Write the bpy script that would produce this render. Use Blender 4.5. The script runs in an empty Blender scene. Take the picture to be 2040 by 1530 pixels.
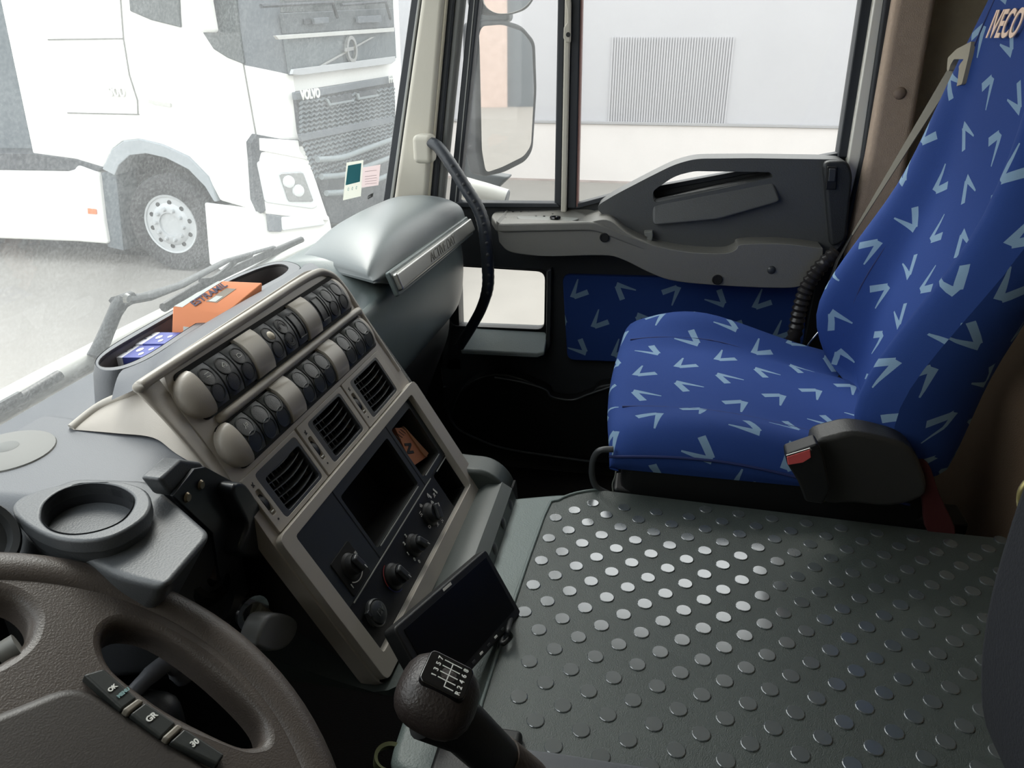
import bpy, bmesh, math, random
from mathutils import Vector, Matrix
random.seed(7)
S = bpy.context.scene
COL = S.collection
# ------------------------------------------------------------------ camera
FOC, PITCH, AZ = 1500.0, math.radians(24.5), math.radians(10.6)
FW = Vector((math.cos(AZ)*math.cos(PITCH), math.sin(AZ)*math.cos(PITCH), -math.sin(PITCH)))
RT = Vector((math.sin(AZ), -math.cos(AZ), 0.0))
UP = RT.cross(FW)
cd = bpy.data.cameras.new('camera'); cam = bpy.data.objects.new('camera', cd); COL.objects.link(cam)
cd.sensor_fit = 'HORIZONTAL'; cd.sensor_width = 36.0; cd.lens = 36.0*FOC/2040.0
cd.clip_start = 0.02; cd.clip_end = 300
cam.matrix_world = Matrix((( RT.x, UP.x, -FW.x, 0), (RT.y, UP.y, -FW.y, 0), (RT.z, UP.z, -FW.z, 0), (0,0,0,1)))
S.camera = cam
# ------------------------------------------------------------------ world: bright hazy overcast sky
W = bpy.data.worlds.new('overcast_sky'); S.world = W; W.use_nodes = True
wn = W.node_tree; wn.nodes.clear()
wo = wn.nodes.new('ShaderNodeOutputWorld'); wb = wn.nodes.new('ShaderNodeBackground')
tc = wn.nodes.new('ShaderNodeTexCoord'); sx = wn.nodes.new('ShaderNodeSeparateXYZ'); cr = wn.nodes.new('ShaderNodeValToRGB')
cr.color_ramp.elements[0].position = 0.0; cr.color_ramp.elements[0].color = (0.97, 0.96, 0.93, 1)
cr.color_ramp.elements[1].position = 0.9; cr.color_ramp.elements[1].color = (0.90, 0.96, 1.0, 1)
wn.links.new(tc.outputs['Generated'], sx.inputs[0]); wn.links.new(sx.outputs['Z'], cr.inputs[0])
wn.links.new(cr.outputs[0], wb.inputs[0]); wb.inputs[1].default_value = 2.7
wn.links.new(wb.outputs[0], wo.inputs[0])
sl = bpy.data.lights.new('sun', 'SUN'); sl.energy = 3.0; sl.angle = math.radians(25); sl.color = (1.0, 0.97, 0.9)
so = bpy.data.objects.new('sun', sl); COL.objects.link(so)
so.rotation_euler = Vector((-0.60, -0.35, -0.80)).to_track_quat('-Z', 'Y').to_euler()
S.view_settings.view_transform = 'Standard'; S.view_settings.look = 'None'
S.view_settings.gamma = 1.0; S.view_settings.use_curve_mapping = False
S.view_settings.exposure = 0.3
S.cycles.max_bounces = 10; S.cycles.transparent_max_bounces = 16; S.cycles.diffuse_bounces = 5
S.cycles.sample_clamp_indirect = 6.0
# ------------------------------------------------------------------ geometry of the view used for measuring real planes
def ray(x, y): return FW + RT*((x-1020)/FOC) - UP*((y-765)/FOC)
def aX(x, y, v): d = ray(x, y); return d*(v/d.x)
def aY(x, y, v): d = ray(x, y); return d*(v/d.y)
def aZ(x, y, v): d = ray(x, y); return d*(v/d.z)
def aP(x, y, p, n): d = ray(x, y); p = Vector(p); n = Vector(n); return d*(p.dot(n)/d.dot(n))
def V(*a): return Vector(a)
# ------------------------------------------------------------------ materials
def lin(c):
    return tuple(((v/255.0)/12.92 if v/255.0 <= 0.04045 else ((v/255.0+0.055)/1.055)**2.4) for v in c)+(1,)
MATS = {}
def mat(name, rgb, rough=0.6, metal=0.0, bump=0.0, scale=300.0, var=0.0, spec=0.5, coat=0.0, vscale=6.0):
    if name in MATS: return MATS[name]
    m = bpy.data.materials.new(name); m.use_nodes = True; nt = m.node_tree; b = nt.nodes['Principled BSDF']
    b.inputs['Base Color'].default_value = lin(rgb); b.inputs['Roughness'].default_value = rough
    b.inputs['Metallic'].default_value = metal; b.inputs['Specular IOR Level'].default_value = spec
    if coat: b.inputs['Coat Weight'].default_value = coat
    t = nt.nodes.new('ShaderNodeTexCoord')
    if bump:
        n = nt.nodes.new('ShaderNodeTexNoise'); n.inputs['Scale'].default_value = scale; n.inputs['Detail'].default_value = 3
        nt.links.new(t.outputs['Object'], n.inputs['Vector'])
        bp = nt.nodes.new('ShaderNodeBump'); bp.inputs['Strength'].default_value = bump; bp.inputs['Distance'].default_value = 0.002
        nt.links.new(n.outputs['Fac'], bp.inputs['Height']); nt.links.new(bp.outputs[0], b.inputs['Normal'])
    if var:
        n2 = nt.nodes.new('ShaderNodeTexNoise'); n2.inputs['Scale'].default_value = vscale; n2.inputs['Detail'].default_value = 5
        nt.links.new(t.outputs['Object'], n2.inputs['Vector'])
        mx = nt.nodes.new('ShaderNodeMix'); mx.data_type = 'RGBA'
        c = lin(rgb); mx.inputs[6].default_value = tuple(v*(1-var) for v in c[:3])+(1,); mx.inputs[7].default_value = tuple(min(1, v*(1+var)) for v in c[:3])+(1,)
        nt.links.new(n2.outputs['Fac'], mx.inputs[0]); nt.links.new(mx.outputs[2], b.inputs['Base Color'])
    MATS[name] = m; return m
M_taupe = mat('taupe_plastic', (170,163,154), 0.40, bump=0.10, scale=700)
M_taupe2 = mat('taupe_trim', (172,166,157), 0.36, bump=0.05, scale=900)
M_dash = mat('dark_grey_plastic', (88,91,96), 0.45, bump=0.15, scale=900)
M_dashg = mat('green_grey_plastic', (102,112,111), 0.34, bump=0.12, scale=800, var=0.12)
M_lid = mat('lid_plastic', (116,122,123), 0.40, bump=0.06, scale=600)
M_anth = mat('anthracite_plastic', (58,60,62), 0.38, bump=0.06, scale=800)
M_fasc = mat('blue_black_plastic', (44,47,46), 0.42, bump=0.06, scale=900)
M_black = mat('black_plastic', (18,19,20), 0.5, bump=0.1, scale=600)
M_gloss = mat('gloss_black', (10,10,12), 0.12, coat=0.5)
M_hole = mat('deep_black', (8,8,9), 0.8)
M_rubber = mat('seal_rubber', (42,46,52), 0.6)
M_whitep = mat('white_paint', (225,224,216), 0.3, coat=0.4)
M_cream = mat('pillar_trim', (188,184,172), 0.55, bump=0.1, scale=500)
M_silver = mat('silver', (190,190,186), 0.28, metal=0.85)
M_chrome = mat('chrome', (210,212,215), 0.1, metal=1.0)
M_print = mat('white_print', (215,215,210), 0.6)
M_dprint = mat('dark_print', (22,24,26), 0.6)
M_leather = mat('wheel_leather', (70,63,58), 0.42, bump=0.22, scale=700)
M_hub = mat('hub_plastic', (54,50,47), 0.45, bump=0.12, scale=700)
M_door = mat('door_plastic', (78,80,81), 0.5, bump=0.3, scale=450)
M_doord = mat('door_plastic_dark', (40,43,46), 0.55, bump=0.3, scale=450)
M_beam = mat('armrest_plastic', (114,113,108), 0.5, bump=0.3, scale=450)
M_cloth = mat('pillar_cloth', (172,154,138), 0.95, bump=0.6, scale=500, var=0.12, vscale=90)
M_cloth2 = mat('wall_cloth', (158,148,128), 0.95, bump=0.6, scale=500, var=0.12, vscale=60)
M_carpet = mat('floor_carpet', (26,22,20), 0.95, bump=0.6, scale=300)
M_tun = mat('tunnel_vinyl', (104,116,114), 0.45, bump=0.3, scale=500)
M_mat = mat('mat_rubber', (72,79,76), 0.40, bump=0.5, scale=900, var=0.18, vscale=8, spec=0.6)
M_stud = mat('stud_rubber', (84,90,92), 0.2, var=0.15, vscale=25, spec=1.0, coat=1.0)
M_stud.node_tree.nodes['Principled BSDF'].inputs['Coat IOR'].default_value = 1.9
M_stud.node_tree.nodes['Principled BSDF'].inputs['Coat Roughness'].default_value = 0.18
M_red = mat('red_cloth', (62,12,14), 0.8)
M_pink = mat('buckle_red', (214,92,92), 0.45)
M_tyre = mat('tyre', (38,38,40), 0.85, bump=0.4, scale=60)
M_rim = mat('steel_rim', (175,178,180), 0.5, metal=0.2)
M_vgrey = mat('grey_panel', (92,98,104), 0.5)
M_vdark = mat('dark_panel', (50,54,60), 0.6)
M_orange = mat('orange_card', (240,150,104), 0.6)
M_blue = mat('blue_card', (74,84,160), 0.55)
M_wcard = mat('white_card', (236,236,242), 0.55)
M_brown = mat('kraft_card', (186,120,84), 0.8)
M_label = mat('paper_label', (215,220,216), 0.7)
M_olive = mat('khaki_plastic', (96,94,82), 0.5)

def glassmat(name, tint, gl=0.08, dust=0.0, dustcol=(0.85,0.88,0.88), dscale=3.0):
    m = bpy.data.materials.new(name); m.use_nodes = True; nt = m.node_tree; nt.nodes.clear()
    o = nt.nodes.new('ShaderNodeOutputMaterial'); tr = nt.nodes.new('ShaderNodeBsdfTransparent'); tr.inputs[0].default_value = tint+(1,)
    g = nt.nodes.new('ShaderNodeBsdfGlossy'); g.inputs['Roughness'].default_value = 0.03
    mx = nt.nodes.new('ShaderNodeMixShader'); mx.inputs[0].default_value = gl
    nt.links.new(tr.outputs[0], mx.inputs[1]); nt.links.new(g.outputs[0], mx.inputs[2])
    last = mx
    if dust:
        tl = nt.nodes.new('ShaderNodeBsdfTranslucent'); tl.inputs[0].default_value = dustcol+(1,)
        t = nt.nodes.new('ShaderNodeTexCoord'); n = nt.nodes.new('ShaderNodeTexNoise'); n.inputs['Scale'].default_value = dscale; n.inputs['Detail'].default_value = 6; n.inputs['Roughness'].default_value = 0.65
        n3 = nt.nodes.new('ShaderNodeTexNoise'); n3.inputs['Scale'].default_value = 260; n3.inputs['Detail'].default_value = 2
        nt.links.new(t.outputs['Object'], n.inputs['Vector']); nt.links.new(t.outputs['Object'], n3.inputs['Vector'])
        mr = nt.nodes.new('ShaderNodeMapRange'); mr.inputs[1].default_value = 0.35; mr.inputs[2].default_value = 0.7; mr.inputs[3].default_value = dust*0.75; mr.inputs[4].default_value = dust*1.3
        nt.links.new(n.outputs['Fac'], mr.inputs[0])
        ml = nt.nodes.new('ShaderNodeMapRange'); ml.inputs[1].default_value = 0.35; ml.inputs[2].default_value = 0.7; ml.inputs[3].default_value = 0.8; ml.inputs[4].default_value = 1.25
        nt.links.new(n3.outputs['Fac'], ml.inputs[0])
        mu = nt.nodes.new('ShaderNodeMath'); mu.operation = 'MULTIPLY'; nt.links.new(mr.outputs[0], mu.inputs[0]); nt.links.new(ml.outputs[0], mu.inputs[1])
        m2 = nt.nodes.new('ShaderNodeMixShader'); nt.links.new(mu.outputs[0], m2.inputs[0])
        nt.links.new(mx.outputs[0], m2.inputs[1]); nt.links.new(tl.outputs[0], m2.inputs[2]); last = m2
    nt.links.new(last.outputs[0], o.inputs[0]); MATS[name] = m; return m
M_wind = glassmat('dusty_windscreen', (0.80,0.82,0.82), 0.03, 0.105)
M_glass = glassmat('side_glass', (0.97,0.97,0.96), 0.02, 0.03)

def fabric():
    m = bpy.data.materials.new('blue_chevron_cloth'); m.use_nodes = True; nt = m.node_tree; b = nt.nodes['Principled BSDF']
    L = nt.links.new
    def N(t, **k):
        n = nt.nodes.new(t)
        for a, v in k.items(): setattr(n, a, v)
        return n
    def vm(op, a, bb=None, sc=None):
        n = N('ShaderNodeVectorMath', operation=op)
        if isinstance(a, (tuple, Vector)): n.inputs[0].default_value = a
        else: L(a, n.inputs[0])
        if bb is not None:
            if isinstance(bb, (tuple, Vector)): n.inputs[1].default_value = bb
            else: L(bb, n.inputs[1])
        if sc is not None: n.inputs['Scale'].default_value = sc
        return n.outputs[0]
    def mt(op, a, bb=None):
        n = N('ShaderNodeMath', operation=op)
        for i, v in enumerate((a, bb)):
            if v is None: continue
            if isinstance(v, (int, float)): n.inputs[i].default_value = v
            else: L(v, n.inputs[i])
        return n.outputs[0]
    uv = N('ShaderNodeUVMap').outputs[0]
    s = N('ShaderNodeSeparateXYZ'); L(uv, s.inputs[0])
    py = mt('DIVIDE', s.outputs[1], 0.074); row = mt('FLOOR', py)
    xs = mt('ADD', mt('DIVIDE', s.outputs[0], 0.108), mt('MULTIPLY', row, 0.5))
    cx = mt('FLOOR', xs)
    lx = mt('MULTIPLY', mt('SUBTRACT', mt('SUBTRACT', xs, cx), 0.5), 0.108/0.074); ly = mt('SUBTRACT', mt('SUBTRACT', py, row), 0.5)
    cmb = N('ShaderNodeCombineXYZ'); L(lx, cmb.inputs[0]); L(ly, cmb.inputs[1])
    k = mt('ADD', mt('MULTIPLY', cx, 1.0), mt('MULTIPLY', row, 3.0))
    k4 = mt('FLOORED_MODULO', k, 4.0) if False else mt('WRAP', k, 4.0)
    k4n = k4.node; k4n.inputs[1].default_value = 4.0; k4n.inputs[2].default_value = 0.0
    ang = mt('MULTIPLY', k4, math.pi/2)
    vr = N('ShaderNodeVectorRotate'); vr.rotation_type = 'Z_AXIS'; L(cmb.outputs[0], vr.inputs[0]); L(ang, vr.inputs['Angle'])
    def arm(c, a, hl, hw, taper):
        q = vm('SUBTRACT', vr.outputs[0], (c[0], c[1], 0))
        r = N('ShaderNodeVectorRotate'); r.rotation_type = 'Z_AXIS'; L(q, r.inputs[0]); r.inputs['Angle'].default_value = -a
        sp = N('ShaderNodeSeparateXYZ'); L(r.outputs[0], sp.inputs[0])
        inx = mt('LESS_THAN', mt('ABSOLUTE', sp.outputs[0]), hl)
        w = mt('ADD', hw, mt('MULTIPLY', sp.outputs[0], taper))
        iny = mt('LESS_THAN', mt('ABSOLUTE', sp.outputs[1]), w)
        return mt('MULTIPLY', inx, iny)
    A = arm((-0.04, 0.17), math.radians(14), 0.33, 0.052, 0.10)
    B = arm((0.16, -0.03), math.radians(66), 0.25, 0.085, -0.02)
    f = mt('MAXIMUM', A, B)
    wv = N('ShaderNodeTexNoise'); wv.inputs['Scale'].default_value = 900
    L(uv, wv.inputs[0])
    mx = N('ShaderNodeMix', data_type='RGBA'); mx.inputs[6].default_value = lin((38,64,126)); mx.inputs[7].default_value = lin((122,150,176)); L(f, mx.inputs[0])
    L(mx.outputs[2], b.inputs['Base Color']); b.inputs['Roughness'].default_value = 0.85; b.inputs['Sheen Weight'].default_value = 0.0
    b.inputs['Specular IOR Level'].default_value = 0.2
    bp = N('ShaderNodeBump'); bp.inputs['Strength'].default_value = 0.35; bp.inputs['Distance'].default_value = 0.001; L(wv.outputs[0], bp.inputs['Height']); L(bp.outputs[0], b.inputs['Normal'])
    return m
M_fab = fabric()
# ------------------------------------------------------------------ builders
OFF = {}
def empty(name, loc, label=None, cat=None, group=None, kind=None):
    o = bpy.data.objects.new(name, None); COL.objects.link(o); o.location = loc; o.empty_display_size = 0.05
    OFF[o.name] = Vector(loc)
    if label: o['label'] = label
    if cat: o['category'] = cat
    if group: o['group'] = group
    if kind: o['kind'] = kind
    return o
def tag(o, label=None, cat=None, group=None, kind=None):
    if label: o['label'] = label
    if cat: o['category'] = cat
    if group: o['group'] = group
    if kind: o['kind'] = kind
    return o
def link(name, me, m, parent, off):
    o = bpy.data.objects.new(name, me); COL.objects.link(o)
    if m: me.materials.append(m)
    if parent: o.parent = parent; OFF[o.name] = off
    else: o.location = off; OFF[o.name] = off
    return o
def mk(name, verts, faces, m, parent=None, smooth=True, bevel=0.0, seg=2, sub=0, uvs=None, ang=40):
    verts = [Vector(v) for v in verts]
    if parent: off = OFF[parent.name]
    else:
        off = sum(verts, Vector())/len(verts); off = Vector((off.x, off.y, min(v.z for v in verts)))
    me = bpy.data.meshes.new(name); me.from_pydata([v-off for v in verts], [], faces)
    bm = bmesh.new(); bm.from_mesh(me)
    bmesh.ops.recalc_face_normals(bm, faces=bm.faces)
    bm.to_mesh(me); bm.free()
    if uvs:
        l = me.uv_layers.new(name='UVMap')
        for lp in me.loops: l.data[lp.index].uv = uvs[lp.vertex_index]
    o = link(name, me, m, parent, off)
    fin(o, smooth, bevel, seg, sub, ang)
    return o
def fin(o, smooth=True, bevel=0.0, seg=2, sub=0, ang=40):
    me = o.data
    if bevel:
        b = o.modifiers.new('bevel', 'BEVEL'); b.width = bevel; b.segments = seg; b.limit_method = 'ANGLE'; b.angle_limit = math.radians(ang); b.harden_normals = True
    if sub:
        s = o.modifiers.new('sub', 'SUBSURF'); s.levels = sub; s.render_levels = sub
    for p in me.polygons: p.use_smooth = smooth
    if smooth and not sub: me.set_sharp_from_angle(angle=math.radians(ang+5))
def bm_obj(name, bm, m, parent=None, smooth=True, bevel=0.0, seg=2, sub=0, ang=40):
    if parent: off = OFF[parent.name]
    else:
        vs = [v.co.copy() for v in bm.verts]; off = sum(vs, Vector())/len(vs); off.z = min(v.z for v in vs)
    bmesh.ops.recalc_face_normals(bm, faces=bm.faces)
    bmesh.ops.translate(bm, verts=bm.verts, vec=-off)
    me = bpy.data.meshes.new(name); bm.to_mesh(me); bm.free()
    o = link(name, me, m, parent, off); fin(o, smooth, bevel, seg, sub, ang); return o
def ngon_prism(name, pts, ext, m, parent=None, bevel=0.0, seg=2, smooth=True, ang=40):
    """outline points (3D) extruded along vector ext"""
    pts = [Vector(p) for p in pts]; e = Vector(ext); n = len(pts)
    f = [list(range(n)), list(range(2*n-1, n-1, -1))]+[[i, (i+1) % n, n+(i+1) % n, n+i] for i in range(n)]
    return mk(name, pts+[p+e for p in pts], f, m, parent, smooth, bevel, seg, ang=ang)
def plate(name, loops, ext, m, parent=None, bevel=0.0, seg=2, ang=40):
    """outline with holes, loops of 3D points, extruded along ext"""
    bm = bmesh.new(); ed = []
    for lp in loops:
        vs = [bm.verts.new(p) for p in lp]
        for i in range(len(vs)): ed.append(bm.edges.new((vs[i], vs[(i+1) % len(vs)])))
    bmesh.ops.triangle_fill(bm, use_beauty=True, edges=ed)
    r = bmesh.ops.extrude_face_region(bm, geom=bm.faces[:])
    bmesh.ops.translate(bm, verts=[g for g in r['geom'] if isinstance(g, bmesh.types.BMVert)], vec=Vector(ext))
    return bm_obj(name, bm, m, parent, True, bevel, seg, ang=ang)
def roundpts(pts, r, k=5):
    """round the corners of a closed 3D polyline"""
    pts = [Vector(p) for p in pts]; n = len(pts); out = []
    rs = r if isinstance(r, (list, tuple)) else [r]*n
    for i in range(n):
        a, b, c = pts[i-1], pts[i], pts[(i+1) % n]
        d1, d2 = (a-b), (c-b); q = min(rs[i], d1.length*0.49, d2.length*0.49)
        if q < 1e-5: out.append(b); continue
        p, s = b+d1.normalized()*q, b+d2.normalized()*q
        for j in range(k+1):
            t = j/k; out.append(p*(1-t)**2+b*2*t*(1-t)+s*t*t)
    return out
def smoothpts(pts, k=6, closed=False):
    pts = [Vector(p) for p in pts]; n = len(pts); out = []
    rng = n if closed else n-1
    for i in range(rng):
        if closed: p0, p1, p2, p3 = pts[i-1], pts[i], pts[(i+1) % n], pts[(i+2) % n]
        else: p0, p1, p2, p3 = pts[max(i-1, 0)], pts[i], pts[i+1], pts[min(i+2, n-1)]
        for j in range(k):
            t = j/k
            out.append(0.5*((2*p1)+(-p0+p2)*t+(2*p0-5*p1+4*p2-p3)*t*t+(-p0+3*p1-3*p2+p3)*t**3))
    if not closed: out.append(pts[-1])
    return out
def loft(name, secs, m, parent=None, closed=False, caps=False, smooth=True, sub=0, uvscale=None, ang=60, bevel=0):
    n = len(secs[0]); V_ = [Vector(p) for s in secs for p in s]; F = []
    rng = n if closed else n-1
    for i in range(len(secs)-1):
        for j in range(rng): F.append([i*n+j, i*n+(j+1) % n, (i+1)*n+(j+1) % n, (i+1)*n+j])
    if caps: F.append(list(range(n))); F.append([(len(secs)-1)*n+j for j in range(n)][::-1])
    uvs = None
    if uvscale:
        uvs = []
        mid = [0.0]
        for i in range(1, len(secs)): mid.append(mid[-1]+sum((Vector(secs[i][j])-Vector(secs[i-1][j])).length for j in range(n))/n)
        for i, s in enumerate(secs):
            u = 0.0
            for j in range(n):
                if j: u += (Vector(s[j])-Vector(s[j-1])).length
                uvs.append((u*uvscale, mid[i]*uvscale))
    return mk(name, V_, F, m, parent, smooth, bevel, 2, sub, uvs, ang)
def tube(name, path, rad, m, parent=None, seg=10, caps=True, flat=None):
    path = [Vector(p) for p in path]; secs = []
    rr = rad if isinstance(rad, (list, tuple)) else [rad]*len(path)
    prev = None
    for i, p in enumerate(path):
        d = (path[min(i+1, len(path)-1)]-path[max(i-1, 0)]).normalized()
        if prev is None:
            a = d.cross(Vector((0, 0, 1))); a = a if a.length > 0.05 else d.cross(Vector((1, 0, 0)))
        else: a = prev-d*prev.dot(d)
        a.normalize(); prev = a; b = d.cross(a)
        k = flat if flat else 1.0
        secs.append([p+(a*math.cos(2*math.pi*j/seg)+b*math.sin(2*math.pi*j/seg)*k)*rr[i] for j in range(seg)])
    return loft(name, secs, m, parent, closed=True, caps=caps, ang=50)
def lathe(name, prof, c, ax, m, parent=None, seg=24, ang=40, cap=True):
    """prof = [(radius, height along ax)]"""
    ax = Vector(ax).normalized(); a = ax.cross(Vector((0.3, 0.2, 1))).normalized(); b = ax.cross(a); c = Vector(c)
    secs = [[c+ax*h_+(a*math.cos(2*math.pi*j/seg)+b*math.sin(2*math.pi*j/seg))*max(r, 1e-4) for j in range(seg)] for r, h_ in prof]
    return loft(name, secs, m, parent, closed=True, caps=cap, ang=ang)
def box(name, c, ax, size, m, parent=None, bevel=0.0, seg=2):
    """box centred at c, axes ax (3 unit vectors), size"""
    c = Vector(c); x, y, z = [Vector(a)*s/2 for a, s in zip(ax, size)]
    v = [c+x*i+y*j+z*k for i in (-1, 1) for j in (-1, 1) for k in (-1, 1)]
    f = [(0,1,3,2), (4,6,7,5), (0,4,5,1), (2,3,7,6), (0,2,6,4), (1,5,7,3)]
    return mk(name, v, f, m, parent, True, bevel, seg)
def boxm(name, lo, hi, m, parent=None, bevel=0.0, seg=2):
    return box(name, [(a+b)/2 for a, b in zip(lo, hi)], ((1,0,0), (0,1,0), (0,0,1)), [b-a for a, b in zip(lo, hi)], m, parent, bevel, seg)
def text(s, o, ex, ey, size, m, parent, name='lettering', depth=0.0003, bold=0.0, shear=0.0, align='CENTER', sx=1.0):
    cu = bpy.data.curves.new(name, 'FONT'); cu.body = s; cu.size = size; cu.extrude = depth; cu.offset = bold; cu.shear = shear
    cu.align_x = align; cu.align_y = 'CENTER'; cu.materials.append(m)
    tmp = bpy.data.objects.new('tmp_text', cu)
    me = bpy.data.meshes.new_from_object(tmp); bpy.data.objects.remove(tmp)
    if not me.materials: me.materials.append(m)
    ob = bpy.data.objects.new(name, me); COL.objects.link(ob)
    ex = Vector(ex).normalized(); ey = Vector(ey); ey = (ey-ex*ey.dot(ex)).normalized(); ez = ex.cross(ey); o = Vector(o)
    off = OFF[parent.name]
    ob.parent = parent
    p = o-off
    ob.matrix_local = Matrix(((ex.x*sx, ey.x, ez.x, p.x), (ex.y*sx, ey.y, ez.y, p.y), (ex.z*sx, ey.z, ez.z, p.z), (0, 0, 0, 1)))
    return ob
def segs(name, lines, w, n, m, parent, up=0.0003):
    """thin raised printed strokes: list of polylines in 3D, width w, surface normal n"""
    V_, F = [], []; n = Vector(n).normalized()
    for pl in lines:
        pl = [Vector(p) for p in pl]
        for i in range(len(pl)-1):
            d = (pl[i+1]-pl[i]).normalized(); s = d.cross(n)*w/2; a, b = pl[i]-d*w*0.3, pl[i+1]+d*w*0.3
            k = len(V_); V_ += [a-s, a+s, b+s, b-s, a-s+n*up, a+s+n*up, b+s+n*up, b-s+n*up]
            F += [(k,k+1,k+2,k+3), (k+4,k+5,k+6,k+7), (k,k+1,k+5,k+4), (k+1,k+2,k+6,k+5), (k+2,k+3,k+7,k+6), (k+3,k,k+4,k+7)]
    return mk(name, V_, F, m, parent, smooth=False)
XYZ = ((1,0,0), (0,1,0), (0,0,1))
def tX(pix, x): return [aX(a, b, x) for a, b in pix]
def slab(name, pix, x, th, m, parent, bevel=0.003, r=0.0, seg=2, k=5):
    p = tX(pix, x)
    if r: p = roundpts(p, r, k)
    return ngon_prism(name, p, (th, 0, 0), m, parent, bevel, seg)
# ================================================================== CAB SHELL (the setting)
def st(o): o['kind'] = 'structure'; return o
st(boxm('floor', (-.40,-1.10,-1.14), (1.80,.74,-1.09), M_carpet))
st(boxm('ceiling', (-.42,-1.12,.45), (1.84,.60,.50), M_cream))
st(boxm('wall_back', (-.42,-1.14,-1.14), (1.84,-1.06,.45), M_cloth2))
st(boxm('wall_front', (-.40,.70,-1.14), (1.80,.735,-.43), M_black))
# driver's side wall, its window opening closed by an added light blocker
wl = st(empty('wall_left', (-.42,0,-1.1)))
boxm('door_panel', (-.44,-.45,-1.14), (-.38,.72,-.30), M_doord, wl)
boxm('header', (-.44,-1.1,.33), (-.38,.66,.45), M_cream, wl)
boxm('rear_panel', (-.44,-1.1,-1.14), (-.38,-.45,.45), M_cloth2, wl)
boxm('front_pillar', (-.44,.46,-.30), (-.38,.70,.33), M_cream, wl)
boxm('light_blocker', (-.425,-.45,-.30), (-.405,.46,.33), M_cloth2, wl)  # added unseen panel, stands in for a body blocking light from this window
# passenger side above and behind the door
wr = st(empty('wall_right', (1.82,0,-1.1)))
boxm('header', (1.77,-1.1,.33), (1.84,.62,.45), M_cream, wr)
boxm('rear_side_panel', (1.81,-1.1,-1.14), (1.84,-.42,.45), M_cloth2, wr)
boxm('sill_panel', (1.81,-.45,-1.14), (1.84,.74,-.71), M_black, wr)
boxm('front_corner', (1.79,.475,-.80), (1.84,.74,-.43), M_black, wr)
# windscreen
def wy(x, z): return .72-.22*(z+.36)-.075*((x-.72)/1.06)**2
secs = [[V(x, wy(x, z)+dy, z) for x in [(-.40+2.18*i/24) for i in range(25)]] for dy, zs in ((0,[-.44+.9*k/8 for k in range(9)]),) for z in zs]
w1 = st(loft('window_1', secs, M_wind, ang=80))
# front pillar and door frame strips on the passenger side
def vstrip(name, l0, r0, l1, r1, y1, x, th, m, parent, bev=.002, ext=300, seg=2):
    l2 = l0+(l0-l1)/y1*ext; r2 = r0+(r0-r1)/y1*ext
    return ngon_prism(name, tX([(l2,-ext), (r2,-ext), (r0,0), (r1,y1), (l1,y1), (l0,0)], x), (th,0,0), m, parent, bev, seg)
pil = st(empty('trim_1', (1.78,.6,-.4)))
vstrip('windscreen_seal', 819, 838, 760, 788, 420, 1.76, .05, M_rubber, pil)
vstrip('seal_lip', 832, 837, 776, 782, 400, 1.755, .01, mat('seal_lip', (150,152,150), .5), pil)
vstrip('pillar_trim', 838, 884, 780, 848, 420, 1.73, .07, M_cream, pil, .012, seg=4)
vstrip('trim_edge', 884, 890, 846, 852, 420, 1.74, .05, mat('trim_edge', (202,196,176), .6), pil)
vstrip('door_seal', 890, 905, 852, 866, 420, 1.755, .05, M_rubber, pil, .004)
vstrip('door_seal', 905, 919, 866, 876, 420, 1.765, .05, mat('grey_seal', (118,120,118), .6), pil, .004)
vstrip('corner_glass', 919, 934, 874, 896, 420, 1.80, .004, M_glass, pil, 0)
box('grab_cover', aX(846,292,1.70)+V(0,0,-.004), XYZ, (.05,.045,.062), M_cream, pil, .012, 3)
bp_ = st(empty('trim_2', (1.78,-.45,-.5)))
def poly4(name, pix, x, th, m, parent, bev=.003): return ngon_prism(name, tX(pix, x), (th,0,0), m, parent, bev)
poly4('glass_seal', [(1790,-300),(1820,-300),(1740,0),(1692,314),(1669,314),(1716,0)], 1.775, .04, M_rubber, bp_)
poly4('frame_paint', [(1818,-300),(1838,-300),(1763,0),(1716,314),(1672,492),(1664,492),(1690,314),(1741,0)], 1.76, .05, M_whitep, bp_, .006)
poly4('door_seal', [(1838,-300),(1866,-300),(1784,0),(1730,314),(1694,474),(1672,492),(1716,314),(1762,0)], 1.75, .06, M_rubber, bp_, .006)
poly4('cloth_pillar', [(1866,-300),(1960,-300),(1868,0),(1812,314),(1788,440),(1760,560),(1680,900),(1640,900),(1694,474),(1729,314),(1783,0)], 1.72, .09, M_cloth, bp_, .015)
lathe('cap', [(0,.006),(.008,.005),(.011,.002),(.012,0)], aX(1793,186,1.72), (-1,0,0), mat('cap_taupe', (128,112,100), .6), bp_, 20)
poly4('jamb', [(1640,480),(1700,474),(1640,900),(1600,1000),(1560,900)], 1.76, .04, M_black, bp_)

# ================================================================== PASSENGER DOOR
door = st(empty('door_1', (1.79,0,-1.06)))
M_sk = M_doord
hole = roundpts(tX([(905,529),(1089,541),(1087,657),(895,649)], 1.79), .022)
plate('door_skin', [tX([(850,405),(1115,411),(1147,412),(1217,393),(1460,348),(1700,300),(1672,520),(1720,1060),(1180,926),(1000,895),(930,871),(897,835),(884,780),(860,600)], 1.79), hole], (.035,0,0), M_sk, door, .002)
def rim(name, pix, x, r, w, th, m, parent, bev=.002):
    o = roundpts(tX(pix, x), r); c = sum(o, Vector())/len(o)
    i_ = [p+(c-p).normalized()*w for p in o]
    return plate(name, [o, i_], (th,0,0), m, parent, bev)
rim('lower_glass_seal', [(900,526),(1092,538),(1090,661),(890,652)], 1.785, .024, .009, .02, M_black, door)
slab('lower_glass', [(880,515),(1096,530),(1094,670),(880,660)], 1.805, .004, M_glass, door, 0)
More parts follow.
